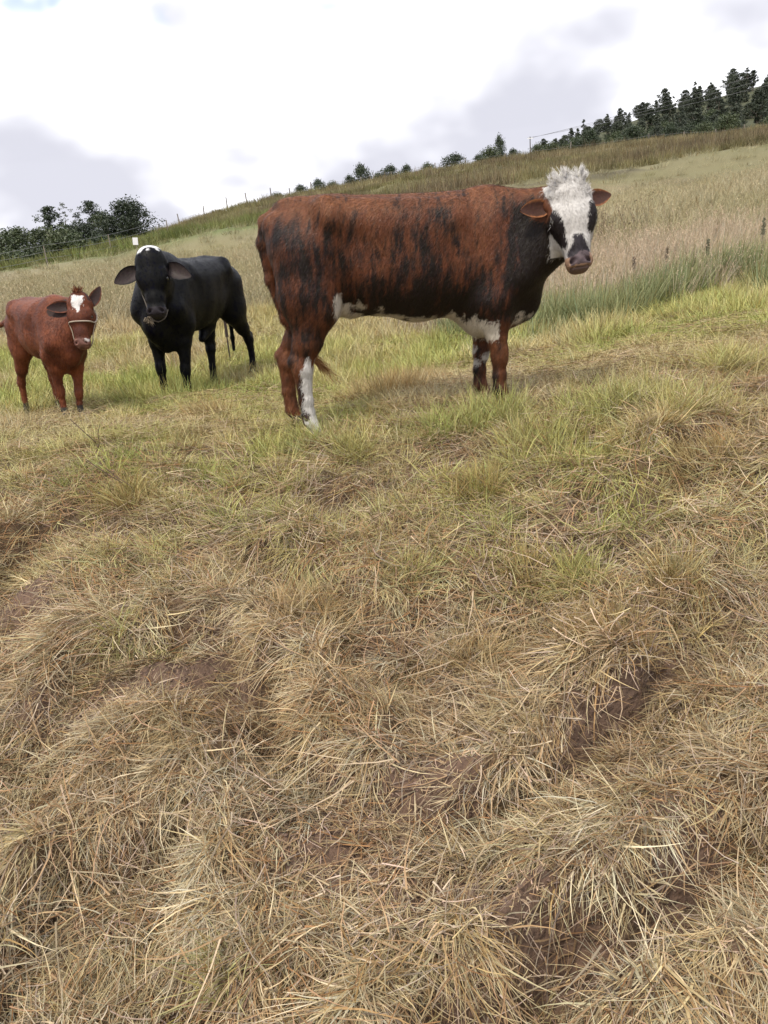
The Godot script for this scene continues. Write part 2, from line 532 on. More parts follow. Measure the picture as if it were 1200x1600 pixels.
		# the root of the ear; its blade is added to the mesh by ear_blade()
		F.bone(head_point(0.07, 0.12, 0.07 * k), 0.034 * hs, B.ears[0 if k > 0 else 1][0], 0.022 * hs, 0.03 * hs)
	# mouth
	F.bone(head_point(0.468, 0.045, -0.04), 0.004, head_point(0.462, 0.09, -0.06), 0.004, 0.010, Vector3.ZERO, 1.0, 1.0, -1.0)
	F.bone(head_point(0.468, 0.045, 0.04), 0.004, head_point(0.462, 0.09, 0.06), 0.004, 0.010, Vector3.ZERO, 1.0, 1.0, -1.0)
	F.bone(head_point(0.470, 0.04, -0.04), 0.004, head_point(0.470, 0.04, 0.04), 0.004, 0.010, Vector3.ZERO, 1.0, 1.0, -1.0)
	return F

# a leaf-shaped, cupped, two-sided blade of real thickness, appended to the body's arrays
func ear_blade(e: Array, v: PackedVector3Array, n: PackedVector3Array, c: PackedColorArray, ix: PackedInt32Array, seed_: int) -> void:
	var root: Vector3 = e[0]
	var tip: Vector3 = e[1]
	var along := tip - root
	var L := along.length()
	along /= L
	var wd: Vector3 = (e[2] - along * e[2].dot(along)).normalized()
	var cup: Vector3 = (e[4] - along * e[4].dot(along))
	cup = (cup - wd * cup.dot(wd)).normalized()
	var half: float = e[3]
	var A := 14
	var T := 18
	for side in 2:
		var first := v.size()
		var pos := []
		for i in T + 1:
			var t := float(i) / T
			var prof := pow(sin(PI * clampf(0.10 + 0.885 * pow(t, 0.85), 0.0, 1.0)), 0.72)
			for j in A + 1:
				var q := 2.0 * j / A - 1.0
				var rim := 1.0 - pow(absf(q), 2.5)
				var depth := -half * 0.55 * (1.0 - q * q) * prof * (1.0 - 0.55 * t)       # the middle lies deeper than the rims
				var thick := (0.0015 + 0.006 * rim * (1.0 - 0.6 * t)) * (1.0 if side == 0 else -1.0)
				var wob := 0.06 * nz.get_noise_2d(t * 3.0 + seed_, q)
				pos.append(root + along * L * t + wd * half * prof * (q + wob * 0.5) + cup * (depth + thick - 0.10 * half * t * t))
		for i in T + 1:
			for j in A + 1:
				var k := i * (A + 1) + j
				var du: Vector3 = pos[mini(i + 1, T) * (A + 1) + j] - pos[maxi(i - 1, 0) * (A + 1) + j]
				var dv: Vector3 = pos[i * (A + 1) + mini(j + 1, A)] - pos[i * (A + 1) + maxi(j - 1, 0)]
				var m := du.cross(dv).normalized()
				if m.dot(cup) * (1.0 if side == 0 else -1.0) < 0.0: m = -m
				v.append(pos[k])
				n.append(m)
				var q := absf(2.0 * j / A - 1.0)
				var rimc := sst(0.72, 0.98, q + 0.10 * nz.get_noise_2d(i * 0.7, j * 0.9 + seed_))
				var tone := 1.0 + 0.3 * nz.get_noise_2d(i * 0.5 + seed_, j * 0.5)
				var inner: Color = beast.ear_inner
				var outer: Color = beast.ear_outer
				c.append((inner.lerp(beast.ear_rim, rimc) if side == 0 else outer) * tone)
		for i in T:
			for j in A:
				var k := first + i * (A + 1) + j
				var quad := [k, k + 1, k + A + 2, k, k + A + 2, k + A + 1]
				var g := (v[quad[2]] - v[quad[0]]).cross(v[quad[1]] - v[quad[0]])
				if g.dot(n[quad[0]]) < 0.0: quad = [k, k + A + 2, k + 1, k, k + A + 1, k + A + 2]
				for q in quad: ix.append(q)

func to_head(p: Vector3) -> Vector3:
	var q: Vector3 = (p - beast.o) / beast.head_scale
	return Vector3(q.dot(beast.f), -q.dot(beast.n), q.dot(beast.s))

func in_head(h: Vector3) -> bool:
	return h.x > -0.09 and h.x < 0.55 and h.y > -0.08 and h.y < (0.14 + 0.30 * h.x if h.x < 0.35 else 0.185) and absf(h.z) < 0.125

func ear_side(p: Vector3) -> float:
	for e in beast.ears:
		var d: Vector3 = e[1] - e[0]
		var t: float = (p - e[0]).dot(d) / d.length_squared()
		if t > 0.05 and (p - e[0] - d * clampf(t, 0.0, 1.0)).length() < 0.075: return t
	return -1.0

func coat_brindle(p: Vector3, nrm: Vector3) -> Color:
	var white := lin(0.54, 0.52, 0.49)
	var dark := lin(0.014, 0.0085, 0.0075)
	var red := lin(0.120, 0.040, 0.0175)
	var tan_ := lin(0.27, 0.108, 0.043)
	var h := to_head(p)
	var e1 := nz.get_noise_3d(p.x * 14, p.y * 14, p.z * 14)
	var e2 := nz.get_noise_3d(p.x * 45, p.y * 45, p.z * 45)
	var ear := ear_side(p)
	if ear > 0.10 or (ear > 0.0 and absf(h.z) > 0.11):
		return lin(0.10, 0.038, 0.018) * (1.0 + 0.3 * e2)
	if in_head(h):
		var az := absf(h.z)
		# muzzle
		if h.x > 0.405 + 0.02 * e1:
			var lip := lin(0.27, 0.17, 0.11) * (1.0 + 0.3 * e1)
			var leather := lin(0.085, 0.062, 0.066) * (1.0 + 0.35 * e2)
			if h.x < 0.462 and h.y < 0.062 and az < 0.055: return leather
			if h.x > 0.468 and h.y < 0.10: return lin(0.13, 0.09, 0.075)
			return lip
		# dark blaze above the nose
		var bw := lerpf(0.022, 0.062, sst(0.30, 0.41, h.x))
		if h.x > 0.30 and h.y < 0.06 and absf(h.z + 0.004) < bw + 0.01 * e1: return lin(0.022, 0.017, 0.020)
		# patches round the eyes, running down to the cheeks
		var ex := (h.x - 0.235 - 0.02 * signf(h.z)) / 0.088
		var ez := (az - 0.094 + 0.22 * (h.x - 0.235)) / 0.032
		if ex * ex + ez * ez < 1.0 + 0.6 * e1 and h.y < 0.10: return lin(0.014, 0.010, 0.010)
		return white * (0.93 + 0.14 * e2)
	# white below
	var line := -1.0
	var cut := 0.035 * nz.get_noise_3d(p.x * 7 + 3, p.y * 9, p.z * 6) + 0.016 * nz.get_noise_3d(p.x * 22 + 3, p.y * 22, p.z * 10) + 0.010 * e2
	if p.x > (0.18 if absf(p.z) < 0.10 else 0.275 + 0.02 * e1) and p.x < 1.16 and absf(p.z) < 0.24:
		line = table([0.18, 0.26, 0.40, 0.60, 0.80, 0.95, 1.04, 1.16], [0.70, 0.735, 0.70, 0.635, 0.605, 0.585, 0.575, 0.555], p.x) + cut * 1.3
		var spots := nz.get_noise_3d(p.x * 9 + 8, p.y * 11, p.z * 5)
		if spots > 0.30 and p.x < 0.8: line -= 0.3
	elif p.x >= 1.16 and p.x < 1.56 and absf(p.z) < 0.13:
		line = 0.525 + 0.13 * sst(1.32, 1.55, p.x) + cut * 1.6
		if nz.get_noise_3d(p.x * 13 + 1, p.y * 13, p.z * 8) > 0.45: line -= 0.3
	var on_leg := p.y < 0.5 or (p.y < 0.6 and absf(p.z) > 0.17)
	if p.y < line and not (on_leg and p.y < 0.44): return white * lin(1.0, 0.94, 0.84)
	# stockings
	if p.x < 0.3 and p.y < 0.46:
		var edge := 0.05 - 0.04 * sst(0.30, 0.44, p.y) * -1.0 + 0.015 * e1 + 0.012 * e2
		if p.z > 0.0 and p.x > edge - 0.01 and p.y < 0.40 + 0.06 * e1:
			if Vector2((p.x - 0.05) / 0.8, p.y - 0.105).length() < 0.027 + 0.006 * e2: return lin(0.05, 0.03, 0.025)
			return white
		if p.z < 0.0 and p.x > 0.055 and p.y < 0.2: return white
	if p.x > 1.0 and p.z < 0.0 and p.y < 0.46 and p.y > 0.05 and nz.get_noise_3d(p.x * 16, p.y * 10, 3.0) > 0.12 and p.y > 0.28: return white * 0.9
	if p.x > 1.0 and p.y < 0.085 and p.z > 0.0 and p.x > 1.2: return lin(0.4, 0.36, 0.3)
	# brindle: upright, broken, feathered stripes
	var wob := nz.get_noise_3d(p.x * 2.5, p.y * 3.0, p.z * 3.0 + 7.0)
	var lx := p.x - 0.10 * p.y
	var st := nz.get_noise_3d(lx * 11.0 + wob * 0.7, p.y * 1.9, p.z * 2.2)
	var st2 := nz.get_noise_3d(lx * 30.0 + wob * 0.8, p.y * 4.2, p.z * 5.0 + 3.0)
	var st3 := nz.get_noise_3d(lx * 75.0, p.y * 11.0, p.z * 12.0 + 9.0)
	var blot := fb.get_noise_3d(p.x * 1.7 + 2.0, p.y * 2.0, p.z * 2.0)
	var dk := 0.52 + 0.22 * st + 0.44 * st2 + 0.46 * st3 + 0.38 * blot
	dk += 0.55 * sst(0.88, 0.64, p.y) * sst(0.22, 0.45, p.x) * (1.0 - sst(1.02, 1.12, p.x))
	dk += 0.85 * sst(1.16, 1.36, p.x) * (1.0 - sst(1.08, 1.20, p.y))
	dk -= 0.42 * sst(1.08, 1.22, p.y)
	dk -= 0.40 * (1.0 - sst(0.08, 0.26, Vector2(p.x - 1.02, p.y - 0.98).length()))
	dk += 0.08
	if p.y < 0.52: dk = 0.48 + 0.35 * st + 0.35 * st2 + 0.25 * st3 + 0.25 * e1
	if p.x < -0.02: dk -= 0.15
	dk = clampf(dk, 0.0, 1.0)
	var lightc := red.lerp(tan_, clampf(0.15 + 0.5 * st2 + 0.4 * st3 + 0.40 * sst(1.02, 1.24, p.y) + (0.15 if p.y < 0.45 else 0.0), 0.0, 0.85))
	if p.y < 0.075: return lin(0.06, 0.045, 0.04)
	return lightc.lerp(dark, sst(0.10, 0.90, dk))

func coat_black(p: Vector3, nrm: Vector3) -> Color:
	var h := to_head(p)
	var e := nz.get_noise_3d(p.x * 20, p.y * 20, p.z * 20)
	if ear_side(p) > 0.15 and nrm.dot(beast.n) > 0.1: return lin(0.045, 0.033, 0.031).lerp(lin(0.012, 0.010, 0.010), clampf(0.3 + e, 0.0, 1.0))
	if in_head(h):
		if h.x < -0.016 + 0.02 * e + 0.4 * maxf(0.0, h.z - 0.02) and h.x > -0.05 and h.y < 0.085 and absf(h.z) < 0.085 and h.y > -0.05: return lin(0.62, 0.62, 0.62)
		if h.x > 0.415: return lin(0.028, 0.027, 0.029)
	return lin(0.0045, 0.0045, 0.0060) * (1.0 + 0.35 * e)

func coat_red(p: Vector3, nrm: Vector3) -> Color:
	var h := to_head(p)
	var s: float = beast.scale
	var e := nz.get_noise_3d(p.x * 18, p.y * 18, p.z * 18)
	var b := fb.get_noise_3d(p.x * 4, p.y * 4, p.z * 4)
	var red := lin(0.175, 0.052, 0.022).lerp(lin(0.085, 0.024, 0.012), clampf(0.35 + 1.1 * b + 0.4 * e, 0.0, 0.9))
	if ear_side(p) > 0.15:
		return lin(0.03, 0.012, 0.009) if nrm.dot(beast.n) > 0.2 else red
	if in_head(h):
		if h.y < 0.07 and absf(h.z - 0.004) < lerpf(0.055, 0.008, sst(0.05, 0.16, h.x)) + 0.014 * e and h.x > 0.0 + 0.015 * e and h.x < 0.165: return lin(0.66, 0.63, 0.60)
		if h.x > 0.405:
			if h.z < -0.035 and h.x < 0.43 and h.y < 0.05: return lin(0.5, 0.45, 0.42)
			return lin(0.21, 0.105, 0.08).lerp(lin(0.10, 0.045, 0.035), clampf(0.4 + e, 0.0, 1.0))
		return red * lin(0.7, 0.66, 0.65)
	if p.y < 0.085 * s: return lin(0.035, 0.028, 0.025)
	if p.x > 1.25 * s and p.y < 0.75 * s: return red * lin(0.75, 0.7, 0.7)
	return red

func hairs(surf: Array, coat: Callable, count: int, length: float, width: float, lift: float, seed_: int) -> ArrayMesh:
	rng.seed = seed_
	var v: PackedVector3Array = surf[0]
	var nn: PackedVector3Array = surf[1]
	var S := Soup.new()
	var N := v.size()
	var pv := PackedVector3Array()
	var pn := PackedVector3Array()
	var pc := PackedColorArray()
	for i in count:
		var k := rng.randi() % N
		var n := nn[k]
		var p := v[k]
		if p.y < 0.10 * beast.scale: continue
		var flow := Vector3(-0.55, -0.85, 0.0) + Vector3(rr(-0.3, 0.3), rr(-0.3, 0.3), rr(-0.3, 0.3))
		var h := to_head(p)
		if in_head(h): flow = beast.f * 0.9 + beast.s * h.z * 4.0 + Vector3(rr(-0.3, 0.3), rr(-0.3, 0.3), rr(-0.3, 0.3))
		if in_head(h) and h.x > 0.40: continue
		if ear_side(p) > 0.0: continue
		var t := flow - n * flow.dot(n)
		if t.length() < 0.05: continue
		t = t.normalized()
		var side := t.cross(n).normalized()
		p += side * rr(-0.005, 0.005) + t * rr(-0.005, 0.005) - n * 0.001
		var from := p + side * rr(-0.009, 0.009) + t * rr(-0.014, 0.014)
		var c: Color = coat.call(from, n)
		var j := rr(0.72, 1.28)
		c = Color(c.r * j, c.g * j, c.b * j)
		var L := length * rr(0.6, 1.3)
		if in_head(h): L *= 0.7
		var up := lift * rr(0.4, 1.5)
		pv.append(p + side * width * 0.5); pv.append(p - side * width * 0.5); pv.append(p + (t + n * up) * L)
		var m := (n + side * rr(-0.35, 0.35) + t * rr(-0.2, 0.35)).normalized()
		pn.append(m); pn.append(m); pn.append(m)
		pc.append(c); pc.append(c); pc.append(c)
	return arrays(pv, pn, pc, PackedInt32Array())

func build_cattle(called: String, label: String, B: Dictionary, cell: float, coat: Callable, m: Material, hair_mat: Material, hair_n: int, hair_len: float) -> Node3D:
	beast = B
	B.s = B.f.cross(B.n).normalized() * B.get("mirror", 1.0)
	var o := thing(called, label, B.category, B.at, B.turn)
	# every hoof on the ground where it stands
	for side in ["hind", "fore"]:
		for i in 2:
			var foot: Vector3 = B[side][i]
			var w := Transform3D(Basis(Vector3.UP, B.turn), B.at) * Vector3(foot.x, 0, foot.z)
			foot.y = height(w.x, w.z) - B.at.y - 0.015
			B[side][i] = foot
	var F := cattle_field(B)
	var surf := F.net(cell)
	var cols := PackedColorArray()
	var vv: PackedVector3Array = surf[0]
	var vn: PackedVector3Array = surf[1]
	for i in vv.size(): cols.append(coat.call(vv[i], vn[i]))
	var tri: PackedInt32Array = surf[2]
	var bv := vv.duplicate()
	var bn := vn.duplicate()
	var seed_ := 3
	for e in B.ears:
		var pack := [bv, bn, cols, tri]
		ear_blade(e, pack[0], pack[1], pack[2], pack[3], seed_)
		bv = pack[0]; bn = pack[1]; cols = pack[2]; tri = pack[3]
		seed_ += 4
	put(arrays(bv, bn, cols, tri), "body", m, o)
	if hair_n > 0:
		var hh := put(hairs(surf, coat, hair_n, hair_len, B.get("hair_w", 0.0026), 0.22, 77), "coat_hair", hair_mat, o)
		hh.set_meta("kind", "stuff")
	# eyes: dark glossy balls with a lid
	for k in [-1.0, 1.0]:
		var sm := SphereMesh.new()
		sm.radius = 0.0185 * B.head_scale
		sm.height = sm.radius * 2
		sm.radial_segments = 20
		sm.rings = 10
		var eye := put(sm, "eye", M.eye, o)
		eye.position = head_point(0.2, 0.060, 0.098 * k * B.face)
	return o

func local(B: Dictionary, w: Vector3) -> Vector3:
	return Transform3D(Basis(Vector3.UP, B.turn), B.at).affine_inverse() * w

func turn_in(B: Dictionary, w: Vector3) -> Vector3:
	return Basis(Vector3.UP, B.turn).inverse() * w

func head_frame(B: Dictionary, poll: Vector3, f: Vector3, n: Vector3) -> void:
	B.o = local(B, poll)
	B.f = turn_in(B, f).normalized()
	var nn := turn_in(B, n)
	B.n = (nn - B.f * nn.dot(B.f)).normalized()

# an ear given in head coordinates: root, tip, width direction, half width, opening direction
func ear(B: Dictionary, root: Vector3, tip: Vector3, wide: Vector3, half: float, cup: Vector3) -> Array:
	beast = B
	B.s = B.f.cross(B.n).normalized()
	var dirv := func(q: Vector3) -> Vector3: return B.f * q.x - B.n * q.y + B.s * q.z
	return [head_point(root.x, root.y, root.z), head_point(tip.x, tip.y, tip.z), dirv.call(wide), half * B.head_scale, dirv.call(cup)]

# strands of loose hair: from points on the skin, along a direction that bends
func tuft_of_hair(starts: Array, seed_: int, count: int, length: float, width: float, spread: float, bend: Vector3, ca: Color, cb: Color) -> ArrayMesh:
	rng.seed = seed_
	var S := Soup.new()
	for i in count:
		var st: Array = starts[rng.randi() % starts.size()]
		var p: Vector3 = st[0] + Vector3(rr(-1, 1), rr(-1, 1), rr(-1, 1)) * st[2]
		var dir: Vector3 = (st[1] + Vector3(rr(-1, 1), rr(-1, 1), rr(-1, 1)) * spread).normalized()
		var L := length * rr(0.45, 1.25)
		var pts := PackedVector3Array()
		var curl := Vector3(rr(-1, 1), rr(-1, 1), rr(-1, 1)) * 0.7
		for k in 5:
			pts.append(p)
			p += dir * L / 4.0
			dir = (dir + bend * 0.30 + curl * 0.22).normalized()
		var c := ca.lerp(cb, rng.randf())
		S.ribbon(pts, Vector3(rr(-1, 1), rr(-1, 1), rr(-1, 1)), width, width * 0.3, c, c)
	return soup_mesh(S)

# a cord through the points
func cord(pts: Array, r: float, col: Color, m: Material, called: String, parent: Node) -> MeshInstance3D:
	var cv := Curve3D.new()
	for p in pts: cv.add_point(p)
	var S := Soup.new()
	var line := PackedVector3Array()
	for i in pts.size() - 1:
		for k in 4:
			var a: Vector3 = pts[maxi(i - 1, 0)]
			var d: Vector3 = pts[mini(i + 2, pts.size() - 1)]
			line.append((pts[i] as Vector3).cubic_interpolate(pts[i + 1], a, d, k / 4.0))
	line.append(pts[pts.size() - 1])
	S.tube(line, r, r, 7, col)
	return put(soup_mesh(S), called, m, parent)

# ---------------------------------------------------------------- grass
# kinds of tuft; x is the way a floppy one falls
func tuft(seed_: int, blades: int, lmin: float, lmax: float, width: float, radius: float, lean: float, fall: float, droop: float, segs: int, vary: float, seedhead := 0.0) -> ArrayMesh:
	rng.seed = seed_
	var S := Soup.new()
	for i in blades:
		var az := rr(0, TAU)
		var rad := radius * sqrt(rng.randf())
		var p := Vector3(cos(az) * rad, -0.012, sin(az) * rad)
		var az2 := az + rr(-1.0, 1.0)
		var tilt := lean * rr(0.15, 1.25)
		var dir := Vector3(cos(az2) * sin(tilt), cos(tilt), sin(az2) * sin(tilt))
		dir = (dir + Vector3(fall * rr(0.4, 1.3), 0, fall * rr(-0.35, 0.35))).normalized()
		var L := rr(lmin, lmax)
		var across := Vector3(rr(-1, 1), rr(-0.3, 0.3), rr(-1, 1))
		var pts := PackedVector3Array()
		var kink := Vector3(rr(-1, 1), rr(-0.5, 0.5), rr(-1, 1)) * 0.16
		for k in segs + 1:
			pts.append(p)
			p += dir * L / segs
			dir = (dir + Vector3(0, -droop * rr(0.6, 1.4), 0) + kink).normalized()
			if p.y < 0.012 and droop < 0.28: dir = Vector3(dir.x, maxf(dir.y, 0.08), dir.z).normalized()
		var v := 1.0 - vary * rng.randf()
		var hue := rr(-1, 1)
		var c := Color(v * clampf(0.92 + 0.08 * hue, 0, 1), v * 0.94, v * clampf(0.88 - 0.12 * hue, 0, 1))
		if rng.randf() < 0.24: c = Color(minf(v * 1.12, 1.0), minf(v * 1.10, 1.0), minf(v * 1.05, 1.0))           # a bleached one
		elif rng.randf() < 0.2: c = Color(v * 0.74, v * 0.61, v * 0.48)                          # a browned one
		var wd := rng.randf()
		S.ribbon(pts, across, width * (0.6 + 1.3 * wd * wd), width * 0.15, c, c)
		if seedhead > 0.0 and rng.randf() < 0.6:
			var top := pts[segs]
			for k in 5:
				var q := top + dir * seedhead * (k / 4.0 - 0.2)
				var o := Vector3(rr(-1, 1), rr(0.2, 1), rr(-1, 1)) * seedhead * 0.22
				S.tri(q, q + o, q + dir * seedhead * 0.3, Color(0.98, 0.90, 0.84))
	return soup_mesh(S)

func litter(seed_: int, straws: int, radius: float, lmin: float, lmax: float, width: float, comb: float) -> ArrayMesh:
	rng.seed = seed_
	var S := Soup.new()
	for i in straws:
		var p := Vector3(rr(-radius, radius), rr(0.003, 0.022), rr(-radius, radius))
		var az := rr(-PI, PI) * (1.0 - comb) + comb * rr(-0.4, 0.4)
		var dir := Vector3(cos(az), rr(-0.10, 0.16), sin(az))
		var L := rr(lmin, lmax)
		var bend := rr(-0.25, 0.25)
		var pts := PackedVector3Array()
		for k in 4:
			pts.append(p)
			p += dir * L / 3.0
			dir = dir.rotated(Vector3.UP, bend + rr(-0.1, 0.1))
			if p.y < 0.004: dir.y = absf(dir.y)
		var v := rr(0.35, 1.0)
		var c := Color(v, v * rr(0.86, 0.98), v * rr(0.70, 0.98))
		if rng.randf() < 0.3: c = Color(v * 0.74, v * 0.58, v * 0.44)
		S.ribbon(pts, Vector3(rr(-0.4, 0.4), rr(-0.6, 0.6), rr(-0.4, 0.4)) + dir.cross(Vector3.UP), width * rr(0.5, 1.4), width * 0.4, c, c)
	return soup_mesh(S)

var sown := {}                     # kind -> [mesh variants, transforms per variant, colours per variant]
func kind_of(called: String, meshes: Array) -> void:
	var t := []
	var c := []
	for i in meshes.size():
		t.append([])
		c.append([])
	sown[called] = [meshes, t, c]

func sow(called: String, p: Vector3, n: Vector3, turn: float, size: float, tall: float, col: Color) -> void:
	var s: Array = sown[called]
	var k := rng.randi() % (s[0] as Array).size()
	var x := Vector3(cos(turn), 0, -sin(turn))
	x = (x - n * x.dot(n)).normalized()
	var z := x.cross(n).normalized()
	s[1][k].append(Transform3D(Basis(x * size, n * size * tall, z * size), p))
	s[2][k].append(col)

# the same tufts joined into plain meshes of one chunk each: close by they overlap so much that copies would be slow to trace
func plant_joined(kinds: Array, called: String, label: String, category: String, m: Material, part: String) -> void:
	var o := thing(called, label, category)
	o.set_meta("kind", "stuff")
	var v := PackedVector3Array()
	var n := PackedVector3Array()
	var c := PackedColorArray()
	var ix := PackedInt32Array()
	for kd in kinds:
		var s: Array = sown[kd]
		for k in (s[0] as Array).size():
			var ar: Array = (s[0][k] as ArrayMesh).surface_get_arrays(0)
			var mv: PackedVector3Array = ar[Mesh.ARRAY_VERTEX]
			var mn: PackedVector3Array = ar[Mesh.ARRAY_NORMAL]
			var mc: PackedColorArray = ar[Mesh.ARRAY_COLOR]
			var mi: PackedInt32Array = ar[Mesh.ARRAY_INDEX]
			for i in (s[1][k] as Array).size():
				var t: Transform3D = s[1][k][i]
				var off := v.size()
				v.append_array(t * mv)
				n.append_array(Transform3D(t.basis.orthonormalized(), Vector3.ZERO) * mn)
				var tint: Color = s[2][k][i]
				for q in mc: c.append(q * tint)
				for q in mi: ix.append(q + off)
	var pt := put(arrays(v, n, c, ix), part, m, o)
	pt.set_meta("kind", "stuff")

func plant_all(kinds: Array, called: String, label: String, category: String, m: Material) -> void:
	var o := thing(called, label, category)
	o.set_meta("kind", "stuff")
	for kd in kinds:
		var s: Array = sown[kd]
		for k in (s[0] as Array).size():
			var tr: Array = s[1][k]
			if tr.is_empty(): continue
			var mm := MultiMesh.new()
			mm.transform_format = MultiMesh.TRANSFORM_3D
			mm.use_colors = true
			mm.mesh = s[0][k]
			mm.instance_count = tr.size()
			for i in tr.size():
				mm.set_instance_transform(i, tr[i])
				mm.set_instance_color(i, s[2][k][i])
			var mi := MultiMeshInstance3D.new()
			mi.name = kd
			mi.multimesh = mm
			mi.material_override = m
			mi.set_meta("kind", "stuff")
			o.add_child(mi, true)

# ---------------------------------------------------------------- trees
func crown_mesh(seed_: int, h: float, w: float, form: String, clumps: int, leaves: int, leaf: float, ca: Color, cb: Color) -> ArrayMesh:
	rng.seed = seed_
	var S := Soup.new()
	for i in clumps:
		var t := rng.randf()
		var az := rr(0, TAU)
		var rad := sqrt(rng.randf())
		var c: Vector3
		var cr := w * rr(0.10, 0.20)
		match form:
			"cone":
				t = pow(t, 1.25)
				var env := w * 0.5 * pow(1.0 - t, 0.65) * (0.7 + 0.5 * n2(az * 1.2 + seed_, t * 5.0)) + w * 0.05
				c = Vector3(cos(az) * env * rad, h * (0.10 + 0.86 * t), sin(az) * env * rad)
				c.x += 0.10 * w * t * t
				cr *= 0.9 - 0.5 * t
			"airy":
				var env := w * 0.5 * sin(PI * clampf(0.12 + 0.8 * t, 0, 1)) * (0.65 + 0.8 * n2(az + seed_, t * 4.0))
				c = Vector3(cos(az) * env * rad, h * (0.27 + 0.69 * t), sin(az) * env * rad)
				cr *= 0.62
			"bush":
				var env := w * 0.5 * sqrt(maxf(0.0, 1.0 - t * t)) * (0.8 + 0.6 * n2(az * 0.9 + seed_, t * 3.0))
				c = Vector3(cos(az) * env * rad, h * (0.08 + 0.78 * t), sin(az) * env * rad)
			_:
				var env := w * 0.5 * sin(PI * clampf(0.15 + 0.75 * t, 0, 1)) * (0.85 + 0.5 * n2(az * 0.9 + seed_, t * 3.0))
				c = Vector3(cos(az) * env * rad, h * (0.14 + 0.80 * t), sin(az) * env * rad)
		var tone := ca.lerp(cb, rng.randf())
		for k in leaves:
			var d := Vector3(rng.randfn(), rng.randfn(), rng.randfn()).normalized() * cr * pow(rng.randf(), 0.45)
			var q := c + d * Vector3(1, 0.8, 1)
			var a := Vector3(rr(-1, 1), rr(-1, 0.6), rr(-1, 1)).normalized() * leaf * rr(0.6, 1.3)
			var b := a.cross(Vector3(rr(-1, 1), rr(-1, 1), rr(-1, 1))).normalized() * leaf * rr(0.25, 0.5)
			var v := rr(0.7, 1.2)
			S.tri(q - b, q + b, q + a, Color(tone.r * v, tone.g * v, tone.b * v))
	return soup_mesh(S)

func trunk_mesh(seed_: int, h: float, r: float, limbs: int, reach: float) -> ArrayMesh:
	rng.seed = seed_
	var S := Soup.new()
	var bark := Color(0.10, 0.08, 0.06)
	var pts := PackedVector3Array()
	var p := Vector3(0, -0.25, 0)
	for k in 7:
		pts.append(p)
		p += Vector3(rr(-0.03, 0.03) * h, h * 0.15, rr(-0.03, 0.03) * h)
	S.tube(pts, r, r * 0.25, 7, bark)
	for i in limbs:
		var k := 2 + rng.randi() % 4
		var az := rr(0, TAU)
		var q := pts[k]
		var arm := PackedVector3Array()
		var d := Vector3(cos(az), rr(0.5, 1.1), sin(az)).normalized()
		for j in 4:
			arm.append(q)
			q += d * reach / 3.0
			d = (d + Vector3(rr(-0.3, 0.3), rr(0, 0.3), rr(-0.3, 0.3))).normalized()
		S.tube(arm, r * 0.4, r * 0.08, 5, bark)
	return soup_mesh(S)

var patterns := {}
func pattern(called: String, seed_: int, h: float, w: float, form: String, clumps: int, leaves: int, leaf: float, ca: Color, cb: Color) -> void:
	patterns[called] = [crown_mesh(seed_, h, w, form, clumps, leaves, leaf, ca, cb), trunk_mesh(seed_ + 1, h * (0.9 if form == "cone" else 0.75), 0.022 * h + 0.02, 9 if form != "cone" else 5, w * 0.38)]

func tree(called: String, label: String, category: String, group: String, use: String, at: Vector3, size: Vector3, turn: float) -> void:
	var o := thing(called, label, category, at, turn, group)
	var c := put(patterns[use][0], "foliage" if category == "shrub" else "crown", M.leaf, o)
	var t := put(patterns[use][1], "stem" if category == "shrub" else "trunk", M.bark, o)
	c.scale = size
	t.scale = size

# ---------------------------------------------------------------- the scene
func _ready() -> void:
	# camera
	var cam := Camera3D.new()
	cam.name = "camera"
	cam.fov = 69.4
	cam.near = 0.05
	cam.far = 4000.0
	cam.transform = Transform3D(Basis(Vector3.RIGHT, deg_to_rad(-16.4)) * Basis(Vector3.BACK, deg_to_rad(-5.0)), EYE)
	add_child(cam)
	cam.current = true
	nz.seed = 11
	nz.frequency = 1.0
	nz.fractal_type = FastNoiseLite.FRACTAL_NONE
	nz.noise_type = FastNoiseLite.TYPE_SIMPLEX_SMOOTH
	fb.seed = 5
	fb.frequency = 1.0
	fb.noise_type = FastNoiseLite.TYPE_SIMPLEX_SMOOTH
	fb.fractal_octaves = 4
	# sky, sun, exposure
	var env := Environment.new()
	env.background_mode = Environment.BG_SKY
	env.sky = Sky.new()
	var pano := PanoramaSkyMaterial.new()
	pano.panorama = ImageTexture.create_from_image(sky_image())
	env.sky.sky_material = pano
	env.tonemap_mode = Environment.TONE_MAPPER_LINEAR
	env.tonemap_exposure = 2.15
	env.background_energy_multiplier = 1.0
	env.sdfgi_enabled = true
	env.ssao_enabled = true
	env.ssil_enabled = true
	var we := WorldEnvironment.new()
	we.name = "world_environment"
	we.environment = env
	add_child(we)
	var sun := DirectionalLight3D.new()
	sun.name = "sun"
	sun.light_energy = 0.5
	sun.light_color = Color(1.0, 0.965, 0.91)
	sun.light_angular_distance = 12.0
	sun.shadow_enabled = true
	sun.rotation_degrees = Vector3(-58, -28, 0)
	add_child(sun)
	materials()
	terrain()
	cattle()
	grass()
	woods()
	fences()
	weeds()

